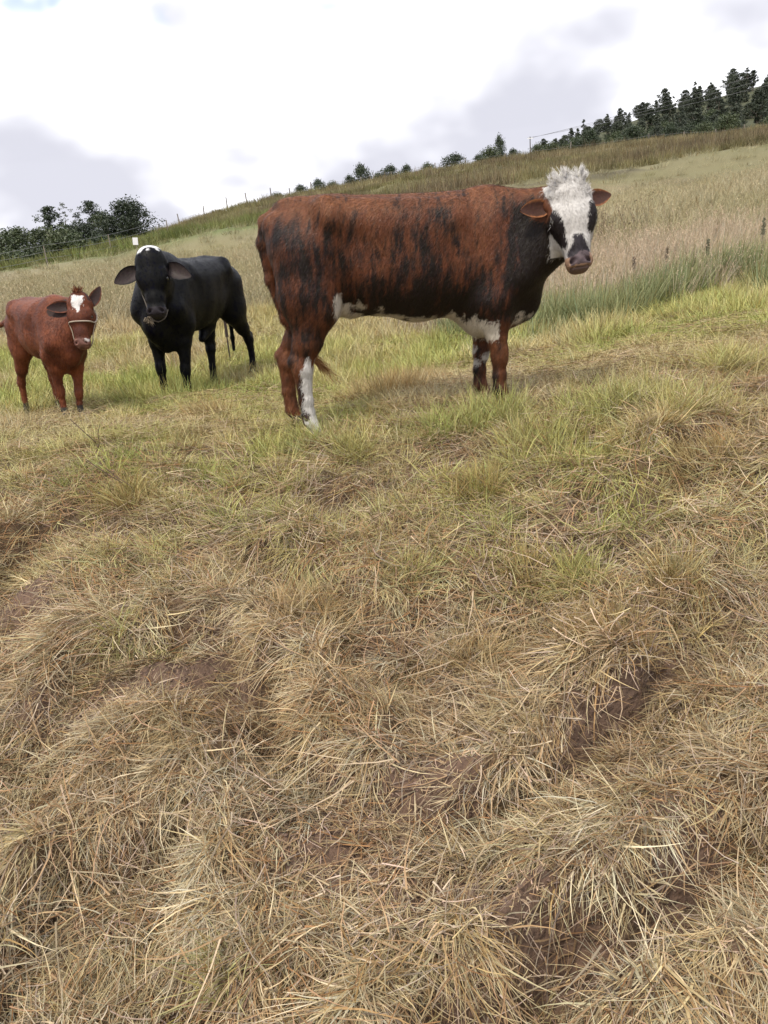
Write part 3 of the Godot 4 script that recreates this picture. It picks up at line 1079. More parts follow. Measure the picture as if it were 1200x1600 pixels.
func sky_image() -> Image:
	var W := 1024
	var H := 512
	var im := Image.create(W, H, false, Image.FORMAT_RGBF)
	var cl := FastNoiseLite.new()
	cl.seed = 23
	cl.frequency = 1.0
	cl.noise_type = FastNoiseLite.TYPE_SIMPLEX_SMOOTH
	cl.fractal_octaves = 5
	cl.fractal_gain = 0.5
	for j in H:
		var el := PI * (0.5 - (j + 0.5) / H)
		for i in W:
			if el < -0.02:
				im.set_pixel(i, j, Color(0.30, 0.28, 0.22))
				continue
			var az := TAU * ((i + 0.5) / W - 0.5)
			var d := Vector3(sin(az) * cos(el), sin(el), -cos(az) * cos(el))
			var q := Vector2(d.x, d.z) / (d.y + 0.32)
			var big := cl.get_noise_2d(q.x * 1.406083 - 24.949223, q.y * 1.406083 + 8.40593)
			var small := cl.get_noise_3d(q.x * 2.6 + 9.0, q.y * 2.6, 4.0)
			var thick := 0.60 + 0.95 * big + 0.16 * small + 0.30 * (1.0 - sst(deg_to_rad(4.0), deg_to_rad(24.0), el + 0.22 * big + 0.10 * small))          # grey undersides where thick
			var grey := Color(0.355, 0.357, 0.40)
			var bright := Color(0.86, 0.86, 0.875)
			var c := bright.lerp(grey, sst(0.36, 1.12, thick))
			# higher up the cover is broken and lets blue through
			var hole := sst(0.20, 0.50, 1.3 * cl.get_noise_2d(q.x * 3.331065 - 17.626442, q.y * 3.331065 - 58.311165)) * sst(deg_to_rad(17.0), deg_to_rad(18.6), el)
			c = c.lerp(Color(0.28, 0.35, 0.58), hole * 0.85)
			im.set_pixel(i, j, c)
	im.resize(2048, 1024, Image.INTERPOLATE_CUBIC)
	return im

func materials() -> void:
	var g := mat("ground_soil", Color.WHITE, 0.95)
	g.heightmap_enabled = true
	g.heightmap_texture = noise_tex(0.012, 3, false, 1.0, 6, 1024)
	g.heightmap_scale = 2.2
	g.uv1_triplanar = true
	g.uv1_world_triplanar = true
	g.uv1_scale = Vector3(1.4, 1.4, 1.4)
	var ramp := Gradient.new()
	ramp.offsets = PackedFloat32Array([0.0, 0.35, 0.65, 1.0])
	ramp.colors = PackedColorArray([Color(0.62, 0.60, 0.58), Color(0.86, 0.84, 0.82), Color(0.95, 0.94, 0.92), Color(1, 1, 1)])
	g.albedo_texture = noise_tex(0.02, 8, false, 1.0, 6, 1024, ramp)
	var gr := mat("grass_blade", Color.WHITE, 0.8)
	gr.backlight_enabled = true
	gr.backlight = Color(0.28, 0.28, 0.24)
	gr.metallic_specular = 0.2
	var cb := mat("cow_coat", Color.WHITE, 0.62)
	cb.metallic_specular = 0.35
	cb.normal_enabled = true
	cb.normal_texture = noise_tex(0.03, 61, true, 5.0, 4)
	cb.normal_scale = 0.45
	cb.uv1_triplanar = true
	cb.uv1_scale = Vector3(9, 3, 9)
	mat("cow_hair", Color.WHITE, 0.5).metallic_specular = 0.4
	var bk := mat("black_coat", Color.WHITE, 0.48)
	bk.metallic_specular = 0.24
	bk.normal_enabled = true
	bk.normal_texture = cb.normal_texture
	bk.normal_scale = 0.35
	bk.uv1_triplanar = true
	bk.uv1_scale = Vector3(7, 3, 7)
	mat("black_coat_hair", Color.WHITE, 0.6).metallic_specular = 0.2
	mat("white_hair", Color.WHITE, 0.7)
	var eye := mat("eye", Color(0.055, 0.035, 0.03), 0.06, false)
	eye.clearcoat_enabled = true
	eye.clearcoat = 1.0
	var lf := mat("leaf", Color.WHITE, 0.6)
	lf.backlight_enabled = true
	lf.backlight = Color(0.35, 0.45, 0.25)
	mat("bark", Color.WHITE, 0.9)
	mat("rope", Color.WHITE, 0.85)
	mat("post_wood", Color.WHITE, 0.9)
	var wire := mat("wire", Color(0.52, 0.52, 0.53), 0.5, false)
	wire.metallic = 0.7
	mat("rust_iron", Color(0.20, 0.15, 0.13), 0.8, false)
	mat("white_board", Color(0.86, 0.86, 0.86), 0.6, false)

func terrain() -> void:
	var xs := PackedFloat32Array()
	var half := PackedFloat32Array()
	var x := 0.0
	var st := 0.028
	while x < 900.0:
		half.append(x)
		if x > 1.9: st *= 1.055
		x += st
	for i in range(half.size() - 1, 0, -1): xs.append(-half[i])
	xs.append_array(half)
	var ds := PackedFloat32Array()
	var d := 0.3
	st = 0.05
	var back := PackedFloat32Array()
	while d > -70.0:
		back.append(d)
		st *= 1.12
		d -= st
	for i in range(back.size() - 1, -1, -1): ds.append(back[i])
	d = 0.328
	st = 0.028
	while d < 900.0:
		ds.append(d)
		if d > 4.2: st = minf(st * 1.03, 0.012 * d + 0.05)
		if d > 110.0: st *= 1.06
		d += st
	var v := PackedVector3Array()
	var c := PackedColorArray()
	var nx := xs.size()
	for j in ds.size():
		for i in nx:
			var px := xs[i]
			var dd := ds[j]
			v.append(Vector3(px, height(px, -dd), -dd))
			var soil := lin(0.165, 0.106, 0.077)
			var thatch := lin(0.15, 0.105, 0.05)
			var f := f2(px * 3.0, dd * 3.0)
			var col := thatch.lerp(soil, clampf(bare(px, dd) + 0.35 + 0.6 * f, 0.0, 1.0))
			if dd > 5.0: col = col.lerp(field_color(px, dd) * 0.8, sst(6.0, 22.0, dd))
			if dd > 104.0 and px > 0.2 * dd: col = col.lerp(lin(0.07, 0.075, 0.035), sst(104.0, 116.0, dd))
			c.append(col)
	var ix := PackedInt32Array()
	for j in ds.size() - 1:
		for i in nx - 1:
			var k := j * nx + i
			ix.append_array(PackedInt32Array([k, k + nx, k + 1, k + 1, k + nx, k + nx + 1]))
	var n := PackedVector3Array()
	n.resize(v.size())
	for t in range(0, ix.size(), 3):
		var m := (v[ix[t + 2]] - v[ix[t]]).cross(v[ix[t + 1]] - v[ix[t]])
		n[ix[t]] += m; n[ix[t + 1]] += m; n[ix[t + 2]] += m
	for i in n.size(): n[i] = n[i].normalized()
	meta(put(arrays(v, n, c, ix), "ground", M.ground_soil), "", "", "", "structure")
	# crumbs of earth on the open patches
	rng.seed = 808
	var S := Soup.new()
	for k in 9000:
		var px := rr(-1.9, 1.1)
		var dd := rr(0.9, 3.2)
		if bare(px, dd) < 0.25: continue
		var p := ground(px, -dd)
		var r := rr(0.002, 0.007) * (2.0 if rng.randf() < 0.06 else 1.0)
		var ring := []
		for q in 5: ring.append(p + Vector3(cos(q * TAU / 5) * r * rr(0.7, 1.3), rr(-0.4, 0.2) * r, sin(q * TAU / 5) * r * rr(0.7, 1.3)))
		var top := p + Vector3(rr(-0.3, 0.3), rr(0.5, 0.9), rr(-0.3, 0.3)) * r
		var col := lin(0.165, 0.106, 0.077) * rr(0.7, 1.25)
		for q in 5: S.tri(ring[q], ring[(q + 1) % 5], top, col)
	meta(put(soup_mesh(S), "soil_crumbs", M.bark), "small brown crumbs of earth on the open soil of the bank", "soil", "", "stuff")

func cattle() -> void:
	# --- brindle cow, side on, her head turned to the camera
	var B := {
		"category": "cow", "at": Vector3(-0.44, 0.815, -4.36), "turn": 0.0, "scale": 0.98, "wide": 1.0, "top": 1.285, "neck": 0.96, "head_scale": 0.94, "face": 1.12,
		"trunk": [[0.06, 1.26, 0.90, 0.13], [0.14, 1.29, 0.81, 0.185], [0.32, 1.272, 0.755, 0.21], [0.52, 1.24, 0.645, 0.24], [0.75, 1.222, 0.59, 0.25], [0.98, 1.224, 0.60, 0.235], [1.16, 1.235, 0.585, 0.195], [1.27, 1.20, 0.61, 0.15]],
		"hind": [Vector3(0.065, 0.0, 0.155), Vector3(-0.06, 0.0, -0.15)], "fore": [Vector3(1.16, 0.095, 0.14), Vector3(1.09, 0.095, -0.15)], "extra": [], "hair_w": 0.0024, "ear_inner": Color(0.045, 0.018, 0.011), "ear_outer": Color(0.15, 0.055, 0.024), "ear_rim": Color(0.24, 0.095, 0.036),
	}
	head_frame(B, Vector3(1.085, 2.03, -4.05), Vector3(0.05, -0.94, 0.30), Vector3(-0.08, 0.30, 0.95))
	B.ears = [ear(B, Vector3(0.10, 0.085, 0.115), Vector3(0.115, 0.035, 0.275), Vector3(1, 0, 0), 0.052, Vector3(0, -1, 0.3)), ear(B, Vector3(0.085, 0.11, -0.105), Vector3(0.06, 0.16, -0.25), Vector3(1, 0, 0), 0.048, Vector3(0, -1, -0.3))]
	# tail down behind the thighs and swung in between the hind legs
	var s: float = B.scale
	var tl := [Vector3(0.02, 1.245, 0), Vector3(-0.075, 1.19, 0), Vector3(-0.105, 1.08, 0), Vector3(-0.085, 0.88, -0.01), Vector3(-0.03, 0.66, -0.02), Vector3(0.05, 0.50, -0.02), Vector3(0.11, 0.42, -0.01)]
	for i in tl.size() - 1:
		B.extra.append([tl[i] * s, lerpf(0.034, 0.014, i / 6.0) * s, tl[i + 1] * s, lerpf(0.034, 0.014, (i + 1) / 6.0) * s, 0.03])
	# udder and navel folds
	B.extra.append([Vector3(0.24, 0.725, 0) * s, 0.065, Vector3(0.36, 0.69, 0) * s, 0.055, 0.08])
	B.extra.append([Vector3(0.27, 0.68, 0.06) * s, 0.02, Vector3(0.265, 0.635, 0.065) * s, 0.010, 0.02])
	var cow := build_cattle("brindle_cow", "brindle red and black cow with a shaggy white face, the largest of the three cattle", B, 0.0078, coat_brindle, M.cow_coat, M.cow_hair, 170000, 0.026)
	# shaggy poll
	var starts := []
	for i in 150:
		rng.seed = 900 + i
		var w := rr(-0.10, 0.10)
		var u := rr(-0.04, 0.095)
		var v := rr(-0.005, 0.10) if u < 0.01 else 0.012 + 2.2 * w * w
		var p := head_point(u, v, w)
		var fan: Vector3 = -B.f * (0.16 - u) * 7.0 + B.s * w * 5.0
		starts.append([p, fan + B.n * 0.12 + Vector3(rr(-0.3, 0.3), rr(-0.3, 0.3), rr(-0.3, 0.3)), 0.006])
	put(tuft_of_hair(starts, 31, 8000, 0.030, 0.0014, 0.30, B.n * -0.40, Color(0.44, 0.42, 0.40), Color(0.66, 0.64, 0.61)), "forelock", M.white_hair, cow)
	var wild := []
	for i in 16:
		rng.seed = 990 + i
		var w := rr(-0.085, 0.085)
		wild.append([head_point(-0.035, rr(0.02, 0.09), w), -B.f * 1.1 + B.s * w * 7.0 + B.n * rr(-0.2, 0.5), 0.008])
	put(tuft_of_hair(wild, 35, 240, 0.048, 0.0016, 0.16, B.f * 0.45 + B.s * -0.25, Color(0.66, 0.64, 0.6), Color(0.82, 0.8, 0.77)), "forelock", M.white_hair, cow)
	# the switch of the tail
	put(tuft_of_hair([[Vector3(0.10, 0.425, -0.01) * s, Vector3(0.75, -0.62, 0.0), 0.014], [Vector3(0.06, 0.48, -0.015) * s, Vector3(0.7, -0.7, 0), 0.012]], 37, 260, 0.17, 0.0034, 0.16, Vector3(0.1, -0.5, 0), Color(0.20, 0.085, 0.03), Color(0.42, 0.22, 0.09)), "tail_switch", M.cow_hair, cow)

	# --- black bull behind, three quarters on
	B = {
		"category": "bull", "at": Vector3(-1.45, 0.79, -7.93), "turn": deg_to_rad(-105.5), "scale": 0.99, "wide": 1.0, "top": 1.25, "neck": 0.96, "head_scale": 1.09, "face": 1.05,
		"trunk": [[0.06, 1.22, 0.90, 0.13], [0.14, 1.255, 0.75, 0.195], [0.32, 1.245, 0.69, 0.225], [0.52, 1.21, 0.62, 0.25], [0.75, 1.195, 0.59, 0.255], [0.98, 1.20, 0.59, 0.24], [1.16, 1.22, 0.57, 0.21], [1.27, 1.18, 0.62, 0.155]],
		"hind": [Vector3(0.25, 0.02, 0.11), Vector3(-0.15, -0.01, -0.16)], "fore": [Vector3(1.20, 0.05, 0.12), Vector3(1.18, 0.05, -0.10)], "extra": [], "hair_w": 0.005, "ear_inner": Color(0.040, 0.030, 0.028), "ear_outer": Color(0.008, 0.008, 0.009), "ear_rim": Color(0.012, 0.011, 0.012),
	}
	head_frame(B, Vector3(-1.735, 2.045, -6.42), Vector3(0.03, -0.96, 0.24), Vector3(0.06, 0.25, 0.96))
	# long lop ears
	B.ears = [ear(B, Vector3(0.10, 0.10, 0.10), Vector3(0.195, 0.06, 0.285), Vector3(1, 0, 0.1), 0.062, Vector3(0, -1, 0)), ear(B, Vector3(0.10, 0.10, -0.10), Vector3(0.20, 0.07, -0.285), Vector3(1, 0, -0.1), 0.062, Vector3(0, -1, 0))]
	B.extra.append([Vector3(1.08, 1.16, 0), 0.09, Vector3(1.2, 1.16, 0), 0.08, 0.12])
	# rounded brow, dewlap, sheath, tail
	beast = B
	B.s = B.f.cross(B.n).normalized()
	B.extra.append([head_point(0.03, 0.07, 0), 0.085, head_point(0.13, 0.06, 0), 0.075, 0.05, B.s, 1.15])
	B.extra.append([Vector3(1.26, 0.50, 0), 0.045, Vector3(1.42, 0.66, 0), 0.045, 0.10, Vector3.UP, 1.5])
	B.extra.append([Vector3(1.40, 0.62, 0), 0.045, head_point(0.28, 0.24, 0), 0.04, 0.08, Vector3.UP, 1.3])
	B.extra.append([Vector3(0.42, 0.60, 0), 0.07, Vector3(0.58, 0.49, 0), 0.035, 0.08])
	tl = [Vector3(0.02, 1.20, 0), Vector3(-0.075, 1.14, 0), Vector3(-0.105, 1.02, 0), Vector3(-0.10, 0.80, 0), Vector3(-0.09, 0.60, 0), Vector3(-0.085, 0.45, 0), Vector3(-0.08, 0.33, 0)]
	for i in tl.size() - 1:
		B.extra.append([tl[i], lerpf(0.032, 0.016, i / 6.0), tl[i + 1], lerpf(0.032, 0.016, (i + 1) / 6.0), 0.03])
	var bull := build_cattle("black_bull", "black bull with long drooping ears standing behind the red calf and brindle cow", B, 0.0105, coat_black, M.black_coat, M.black_coat_hair, 26000, 0.022)
	# rope halter: cheek cord, loop under the jaw and a frayed knot
	var hal := Node3D.new()
	hal.name = "halter"
	bull.add_child(hal)
	var hp := func(u: float, v: float, w: float) -> Vector3: return head_point(u, v, w)
	cord([hp.call(0.08, 0.19, 0.08), hp.call(0.22, 0.17, 0.118), hp.call(0.36, 0.135, 0.088), hp.call(0.45, 0.14, 0.07), hp.call(0.485, 0.15, 0.04), hp.call(0.50, 0.12, -0.0), hp.call(0.48, 0.10, -0.05), hp.call(0.42, 0.105, -0.076)], 0.005, Color(0.12, 0.105, 0.088), M.rope, "rope", hal)
	put(tuft_of_hair([[hp.call(0.47, 0.12, 0.085), B.f * 0.8 + B.s * 0.2, 0.018], [hp.call(0.49, 0.11, 0.07), B.f * 0.6 + B.s * -0.5, 0.018]], 41, 90, 0.045, 0.007, 0.6, Vector3.ZERO, Color(0.12, 0.095, 0.065), Color(0.26, 0.21, 0.15)), "knot", M.rope, hal)

	# --- red calf at the left
	B = {
		"category": "calf", "at": Vector3(-2.92, 0.835, -6.60), "turn": deg_to_rad(-50.0), "scale": 0.715, "wide": 0.95, "top": 1.285, "neck": 1.0, "head_scale": 0.80, "face": 0.98,
		"trunk": [[0.06, 1.26, 0.90, 0.13], [0.14, 1.29, 0.74, 0.19], [0.32, 1.275, 0.70, 0.215], [0.52, 1.25, 0.62, 0.24], [0.75, 1.235, 0.59, 0.25], [0.98, 1.235, 0.60, 0.22], [1.16, 1.24, 0.60, 0.175], [1.27, 1.20, 0.64, 0.13]],
		"hind": [Vector3(-0.05, 0.0, 0.12), Vector3(0.12, 0.0, -0.10)], "fore": [Vector3(0.78, 0.01, 0.07), Vector3(0.80, 0.01, -0.05)], "extra": [], "hair_w": 0.0045, "ear_inner": Color(0.022, 0.010, 0.008), "ear_outer": Color(0.11, 0.032, 0.015), "ear_rim": Color(0.13, 0.04, 0.018),
	}
	head_frame(B, Vector3(-2.125, 1.735, -5.75), Vector3(0.0, -0.95, 0.27), Vector3(0.12, 0.27, 0.95))
	B.ears = [ear(B, Vector3(0.07, 0.12, 0.09), Vector3(0.085, 0.09, 0.30), Vector3(1, 0, 0), 0.058, Vector3(0, -1, 0.5)), ear(B, Vector3(0.08, 0.12, -0.09), Vector3(-0.10, 0.12, -0.19), Vector3(1, 0, -0.7), 0.054, Vector3(0, -1, 0))]
	# tail held out to the side
	var ct := [Vector3(0.03, 0.86, 0.0), Vector3(-0.06, 0.80, 0.03), Vector3(-0.16, 0.75, 0.10), Vector3(-0.24, 0.71, 0.20), Vector3(-0.27, 0.66, 0.32)]
	for i in 4: B.extra.append([ct[i], lerpf(0.028, 0.014, i / 4.0), ct[i + 1], lerpf(0.028, 0.014, (i + 1) / 4.0), 0.025])
	var calf := build_cattle("red_calf", "small red calf with a white star and a rope halter, leftmost of the cattle", B, 0.0095, coat_red, M.cow_coat, M.cow_hair, 30000, 0.024)
	hal = Node3D.new()
	hal.name = "halter"
	calf.add_child(hal)
	cord([hp.call(0.06, 0.20, -0.08), hp.call(0.16, 0.17, -0.125), hp.call(0.235, 0.12, -0.118), hp.call(0.245, 0.04, -0.095), hp.call(0.25, 0.0, -0.055), hp.call(0.25, -0.006, 0.0), hp.call(0.25, 0.0, 0.055), hp.call(0.245, 0.04, 0.095), hp.call(0.235, 0.12, 0.118), hp.call(0.14, 0.18, 0.12)], 0.0055, Color(0.34, 0.28, 0.22), M.rope, "rope", hal)
	cord([hp.call(0.235, 0.12, -0.12), hp.call(0.33, 0.12, -0.092), hp.call(0.42, 0.13, -0.075), hp.call(0.47, 0.15, -0.03), hp.call(0.46, 0.14, 0.03), hp.call(0.40, 0.12, 0.08), hp.call(0.31, 0.11, 0.095), hp.call(0.235, 0.11, 0.118)], 0.0045, Color(0.30, 0.24, 0.18), M.rope, "rope", hal)
	put(tuft_of_hair([[head_point(-0.02, 0.06, 0.0), -B.f * 0.7 + B.n * 0.2, 0.03]], 43, 150, 0.05, 0.005, 0.5, Vector3.ZERO, Color(0.08, 0.02, 0.012), Color(0.2, 0.06, 0.02)), "forelock", M.cow_hair, calf)

func grass_color(x: float, d: float, gr: float) -> Color:
	var straw := lin(0.67, 0.54, 0.335)
	var pale := lin(0.76, 0.69, 0.56)
	var brown := lin(0.50, 0.35, 0.205)
	var yg := lin(0.64, 0.58, 0.235)
	var gn := lin(0.42, 0.48, 0.155)
	var c := straw.lerp(pale, clampf(rr(-0.5, 0.75), 0.0, 1.0))
	c = c.lerp(brown, clampf(0.30 + 0.9 * f2(x * 0.8 + 60.0, d * 0.8) + rr(-0.35, 0.25), 0.0, 0.8) * (1.0 - sst(3.0, 5.0, d) * 0.6))
	c = c.lerp(yg.lerp(gn, clampf(gr * 1.1 - 0.3 + rr(-0.25, 0.2), 0.0, 1.0)), clampf(gr * 1.4 + rr(-0.2, 0.1), 0.0, 1.0))
	return c * rr(0.82, 1.08)

func grass() -> void:
	var U := Vector3.UP
	var a := []
	for i in 7: a.append(tuft(100 + i, 46, 0.05, 0.18, 0.0036, 0.05, 0.7, 0.85, 0.26, 4, 0.45))
	kind_of("fallen_tuft", a)
	a = []
	for i in 6: a.append(tuft(200 + i, 48, 0.05, 0.19, 0.0037, 0.06, 0.8, 0.25, 0.16, 3, 0.40))
	kind_of("short_tuft", a)
	var hang := []
	for i in 5: hang.append(tuft(150 + i, 46, 0.08, 0.22, 0.0036, 0.05, 0.55, 1.05, 0.34, 4, 0.45))
	kind_of("hanging_tuft", hang)
	kind_of("shelf_fallen", sown["fallen_tuft"][0])
	kind_of("shelf_short", a)
	a = []
	for i in 6: a.append(litter(300 + i, 34, 0.13, 0.02, 0.14, 0.0036, 0.10))
	kind_of("straw", a)
	kind_of("shelf_straw", a)
	a = []
	for i in 4: a.append(litter(340 + i, 28, 0.12, 0.07, 0.24, 0.0036, 0.70))
	kind_of("combed_straw", a)
	a = []
	for i in 4: a.append(litter(380 + i, 16, 0.07, 0.012, 0.07, 0.0032, 0.0))
	kind_of("chaff", a)
	a = []
	for i in 5: a.append(tuft(400 + i, 40, 0.12, 0.30, 0.0075, 0.10, 0.7, 0.2, 0.09, 3, 0.4))
	kind_of("meadow_tuft", a)
	a = []
	for i in 5: a.append(tuft(500 + i, 44, 0.25, 0.62, 0.0065, 0.22, 0.34, 0.22, 0.06, 3, 0.35, 0.05))
	kind_of("seeding_tuft", a)
	a = []
	for i in 4: a.append(tuft(600 + i, 60, 0.16, 0.42, 0.022, 0.45, 0.5, 0.1, 0.06, 2, 0.4))
	kind_of("far_tuft", a)
	rng.seed = 4242
	# the bank, close by
	var d := 0.55
	while d < 4.6:
		var sp := 0.047 + 0.004 * d
		var x := -(0.62 * d + 0.9)
		while x < 0.62 * d + 0.9:
			var px := x + rr(-0.5, 0.5) * sp
			var dd := d + rr(-0.5, 0.5) * sp
			x += sp
			var b := bare(px, dd)
			var clump := mound(px, dd)
			var n := slope_normal(px, -dd)
			var p := ground(px, -dd)
			var gr := greenness(px, dd)
			var flow := PI * 1.30 + 1.7 * n2(px * 0.55 + 2.0, dd * 0.55) + 0.6 * n2(px * 2.5, dd * 2.5)
			if rng.randf() < 0.78 - b * 0.66:
				var c := lin(0.60, 0.51, 0.38) * rr(0.6, 1.1)
				if rng.randf() < 0.30: c = lin(0.44, 0.31, 0.19)
				sow("combed_straw" if rng.randf() < 0.45 else "straw", p, n, flow + rr(-0.7, 0.7), rr(0.7, 1.15), 1.0, c)
			var fr := terrace(px, dd)
			if (fr < 0.10 or fr > 0.95) and step_mask(px, dd) > 0.3 and rng.randf() < 0.8 and b < 0.6:
				# the lip of a step: long grass hanging down over the hollow
				sow("hanging_tuft", p, (n * 0.6 + U * 0.2 + Vector3(-0.15, 0, 0.55)).normalized(), -PI * 0.5 - 0.35 + rr(-0.55, 0.55), rr(0.8, 1.25), rr(0.7, 1.0), grass_color(px, dd, gr * 0.9))
			if rng.randf() < b * 1.05: continue
			if clump + rr(-0.3, 0.3) < 0.16 and dd < 4.3 and rng.randf() < 0.88: continue
			var lean := (n * 0.55 + U * 0.45).normalized()
			if rng.randf() < lerpf(0.72, 0.25, sst(2.6, 4.2, dd)):
				sow("fallen_tuft", p, lean, flow + rr(-0.6, 0.6), rr(0.6, 1.1), rr(0.6, 1.0), grass_color(px, dd, gr * 0.8))
			else:
				sow("short_tuft", p, lean, rr(0, TAU), rr(0.55, 1.05), rr(0.6, 1.15), grass_color(px, dd, gr))
		d += sp
	# single tussocks that stand out: across, away, radius, height, colour
	var g1 := lin(0.43, 0.48, 0.16)
	var g2 := lin(0.56, 0.54, 0.22)
	var b1 := lin(0.47, 0.335, 0.165)
	var b2 := lin(0.56, 0.42, 0.23)
	for t in [[0.39, 4.0, 0.17, 1.25, g1], [0.64, 4.03, 0.18, 1.3, g1], [-0.39, 4.12, 0.15, 1.0, g1], [-0.14, 3.95, 0.15, 1.0, g2], [1.18, 3.93, 0.22, 1.2, g1], [1.43, 3.98, 0.2, 1.2, g2], [0.86, 3.64, 0.24, 1.2, g2], [2.1, 4.29, 0.2, 1.2, g2], [-0.6, 4.07, 0.14, 1.0, g2], [0.08, 2.84, 0.09, 0.8, g2], [0.75, 2.78, 0.1, 0.9, g2], [1.6, 3.72, 0.2, 1.2, g2],
			[0.08, 5.34, 0.28, 1.5, b1], [0.34, 5.77, 0.26, 1.4, b2], [1.28, 3.46, 0.16, 1.1, b2], [1.07, 2.55, 0.14, 1.2, b1], [0.43, 3.37, 0.16, 1.1, b1], [0.55, 2.82, 0.12, 1.0, b1], [-1.3, 3.71, 0.18, 1.0, b1], [-1.16, 5.27, 0.18, 1.1, b1], [1.49, 3.29, 0.18, 1.1, b1], [0.75, 2.36, 0.14, 1.0, b1], [-0.50, 1.42, 0.07, 0.8, g2], [-1.0, 2.62, 0.12, 0.8, g2], [-0.35, 2.75, 0.16, 0.9, b2], [0.3, 2.45, 0.14, 0.9, b2]]:
		for k in int(620.0 * t[2] * t[2]) + 7:
			var q := Vector2(t[2], 0).rotated(rr(0, TAU)) * sqrt(rng.randf())
			var px: float = t[0] + q.x
			var dd: float = t[1] + q.y * 0.8
			var nn := (U + Vector3(q.x, 0, -q.y) * 1.8 / maxf(t[2], 0.1) * 0.35).normalized()
			sow("short_tuft", ground(px, -dd), nn, rr(0, TAU), rr(0.85, 1.2), t[3] * rr(0.55, 1.05), (t[4] as Color).lerp(grass_color(px, dd, greenness(px, dd)), rr(0.0, 0.6)) * rr(0.85, 1.1))
	# chaff on the open soil
	for k in 2600:
		var px := rr(-1.9, 1.1)
		var dd := rr(0.9, 3.2)
		if bare(px, dd) < 0.15: continue
		sow("chaff", ground(px, -dd), slope_normal(px, -dd), rr(0, TAU), rr(0.6, 1.1), 1.0, lin(0.58, 0.46, 0.32) * rr(0.5, 1.1))
	# the shelf where the cattle stand
	d = 4.4
	while d < 13.0:
		var sp := 0.055 + 0.0045 * d
		var x := -(0.58 * d + 1.0)
		while x < 0.58 * d + 1.0:
			var px := x + rr(-0.5, 0.5) * sp
			var dd := d + rr(-0.5, 0.5) * sp
			x += sp
			var gr := greenness(px, dd)
			var clump := f2(px * 1.1 + 15.0, dd * 1.1)
			var n := (slope_normal(px, -dd) + U).normalized()
			var p := ground(px, -dd)
			var tall := rr(0.6, 1.0) * (0.85 + 0.8 * clampf(clump, -0.5, 0.7))
			if rng.randf() < 0.22: sow("shelf_straw", p + U * 0.03, n, rr(0, TAU), rr(0.9, 1.3), 1.4, lin(0.50, 0.42, 0.27) * rr(0.7, 1.1))
			# a strip of blue-green and then of seeding grass to the right behind the cow
			var strip := sst(7.0, 7.8, dd - 0.1 * px) * (1.0 - sst(9.0, 10.0, dd - 0.1 * px)) * sst(0.6, 1.4, px) * sst(0.0, 0.35, n2(px * 0.75 + 1.0, dd * 0.9))
			if rng.randf() < strip * 0.75:
				sow("meadow_tuft", p, n, rr(-0.8, 0.8), rr(1.1, 1.6), rr(1.0, 1.4), lin(0.24, 0.28, 0.14).lerp(lin(0.38, 0.38, 0.20), rng.randf()))
				continue
			if dd > 8.2 and px > 0.4 and rng.randf() < 0.20 * sst(8.2, 10.0, dd):
				sow("seeding_tuft", p, n, rr(-0.6, 0.6), rr(0.75, 1.1), 0.9, lin(0.56, 0.48, 0.36).lerp(lin(0.52, 0.42, 0.33), rng.randf()))
				continue
			var c := grass_color(px, dd, gr)
			if rng.randf() < 0.35: sow("shelf_fallen", p, n, rr(0, TAU), rr(0.7, 1.1), rr(0.7, 1.0) * tall, c)
			else: sow("meadow_tuft" if dd > 6.5 else "shelf_short", p, n, rr(0, TAU), rr(0.8, 1.15), tall, c)
		d += sp
	# the dry field beyond
	while d < 46.0:
		var sp := 0.020 * d
		var x := -(0.58 * d + 1.0)
		while x < 0.58 * d + 1.0:
			var px := x + rr(-0.5, 0.5) * sp
			var dd := d + rr(-0.5, 0.5) * sp
			x += sp
			var p := ground(px, -dd)
			var fc := field_color(px, dd)
			var j := rr(0.95, 1.35)
			var c := fc.lerp(lin(0.46, 0.41, 0.30), rr(0.15, 0.7)) * j
			if rng.randf() < lerpf(0.85, 0.45, sst(13.0, 30.0, d)):
				sow("seeding_tuft", p, U, rr(-0.7, 0.7), rr(0.9, 1.3) * (1.0 + 0.010 * d), rr(0.40, 0.85) / (1.0 + 0.010 * d), c)
			else:
				sow("far_tuft", p, U, rr(0, TAU), rr(0.6, 1.1), rr(0.6, 1.0), c)
		d += sp
	# the hillside
	while d < 112.0:
		var sp := 0.011 * d + 0.1
		var x := -(0.58 * d + 2.0)
		while x < 0.58 * d + 2.0:
			var px := x + rr(-0.5, 0.5) * sp
			var dd := d + rr(-0.5, 0.5) * sp
			x += sp
			var band := sst(0.42, 0.52, n2(px * 0.045 + 31.0, (dd + 0.22 * px) * 0.16 + 5.0))
			if rng.randf() < band * (0.0 if px < 0.0 and dd < 62.0 else 0.8):
				sow("far_tuft", ground(px, -dd), U, rr(0, TAU), rr(1.2, 2.2), rr(0.9, 1.5), lin(0.22, 0.175, 0.115) * rr(0.7, 1.3))
				continue
			sow("far_tuft", ground(px, -dd) + U * 0.06, U, rr(0, TAU), rr(0.9, 1.8), rr(0.6, 1.3), field_color(px, dd).lerp(lin(0.30, 0.25, 0.15), rr(0.0, 0.5)) * rr(0.65, 1.4))
		d += sp
	plant_joined(["fallen_tuft", "short_tuft", "hanging_tuft"], "bank_grass", "dry tussocky grass hanging over the near bank", "grass", M.grass_blade, "tufts")
	plant_joined(["straw", "combed_straw", "chaff"], "straw_litter", "dead straw lying flat on the brown soil of the bank", "straw", M.grass_blade, "straws")
	plant_all(["shelf_fallen", "shelf_short", "shelf_straw", "meadow_tuft"], "pasture_grass", "yellow-green tufted grass of the level pasture around the cattle", "grass", M.grass_blade)
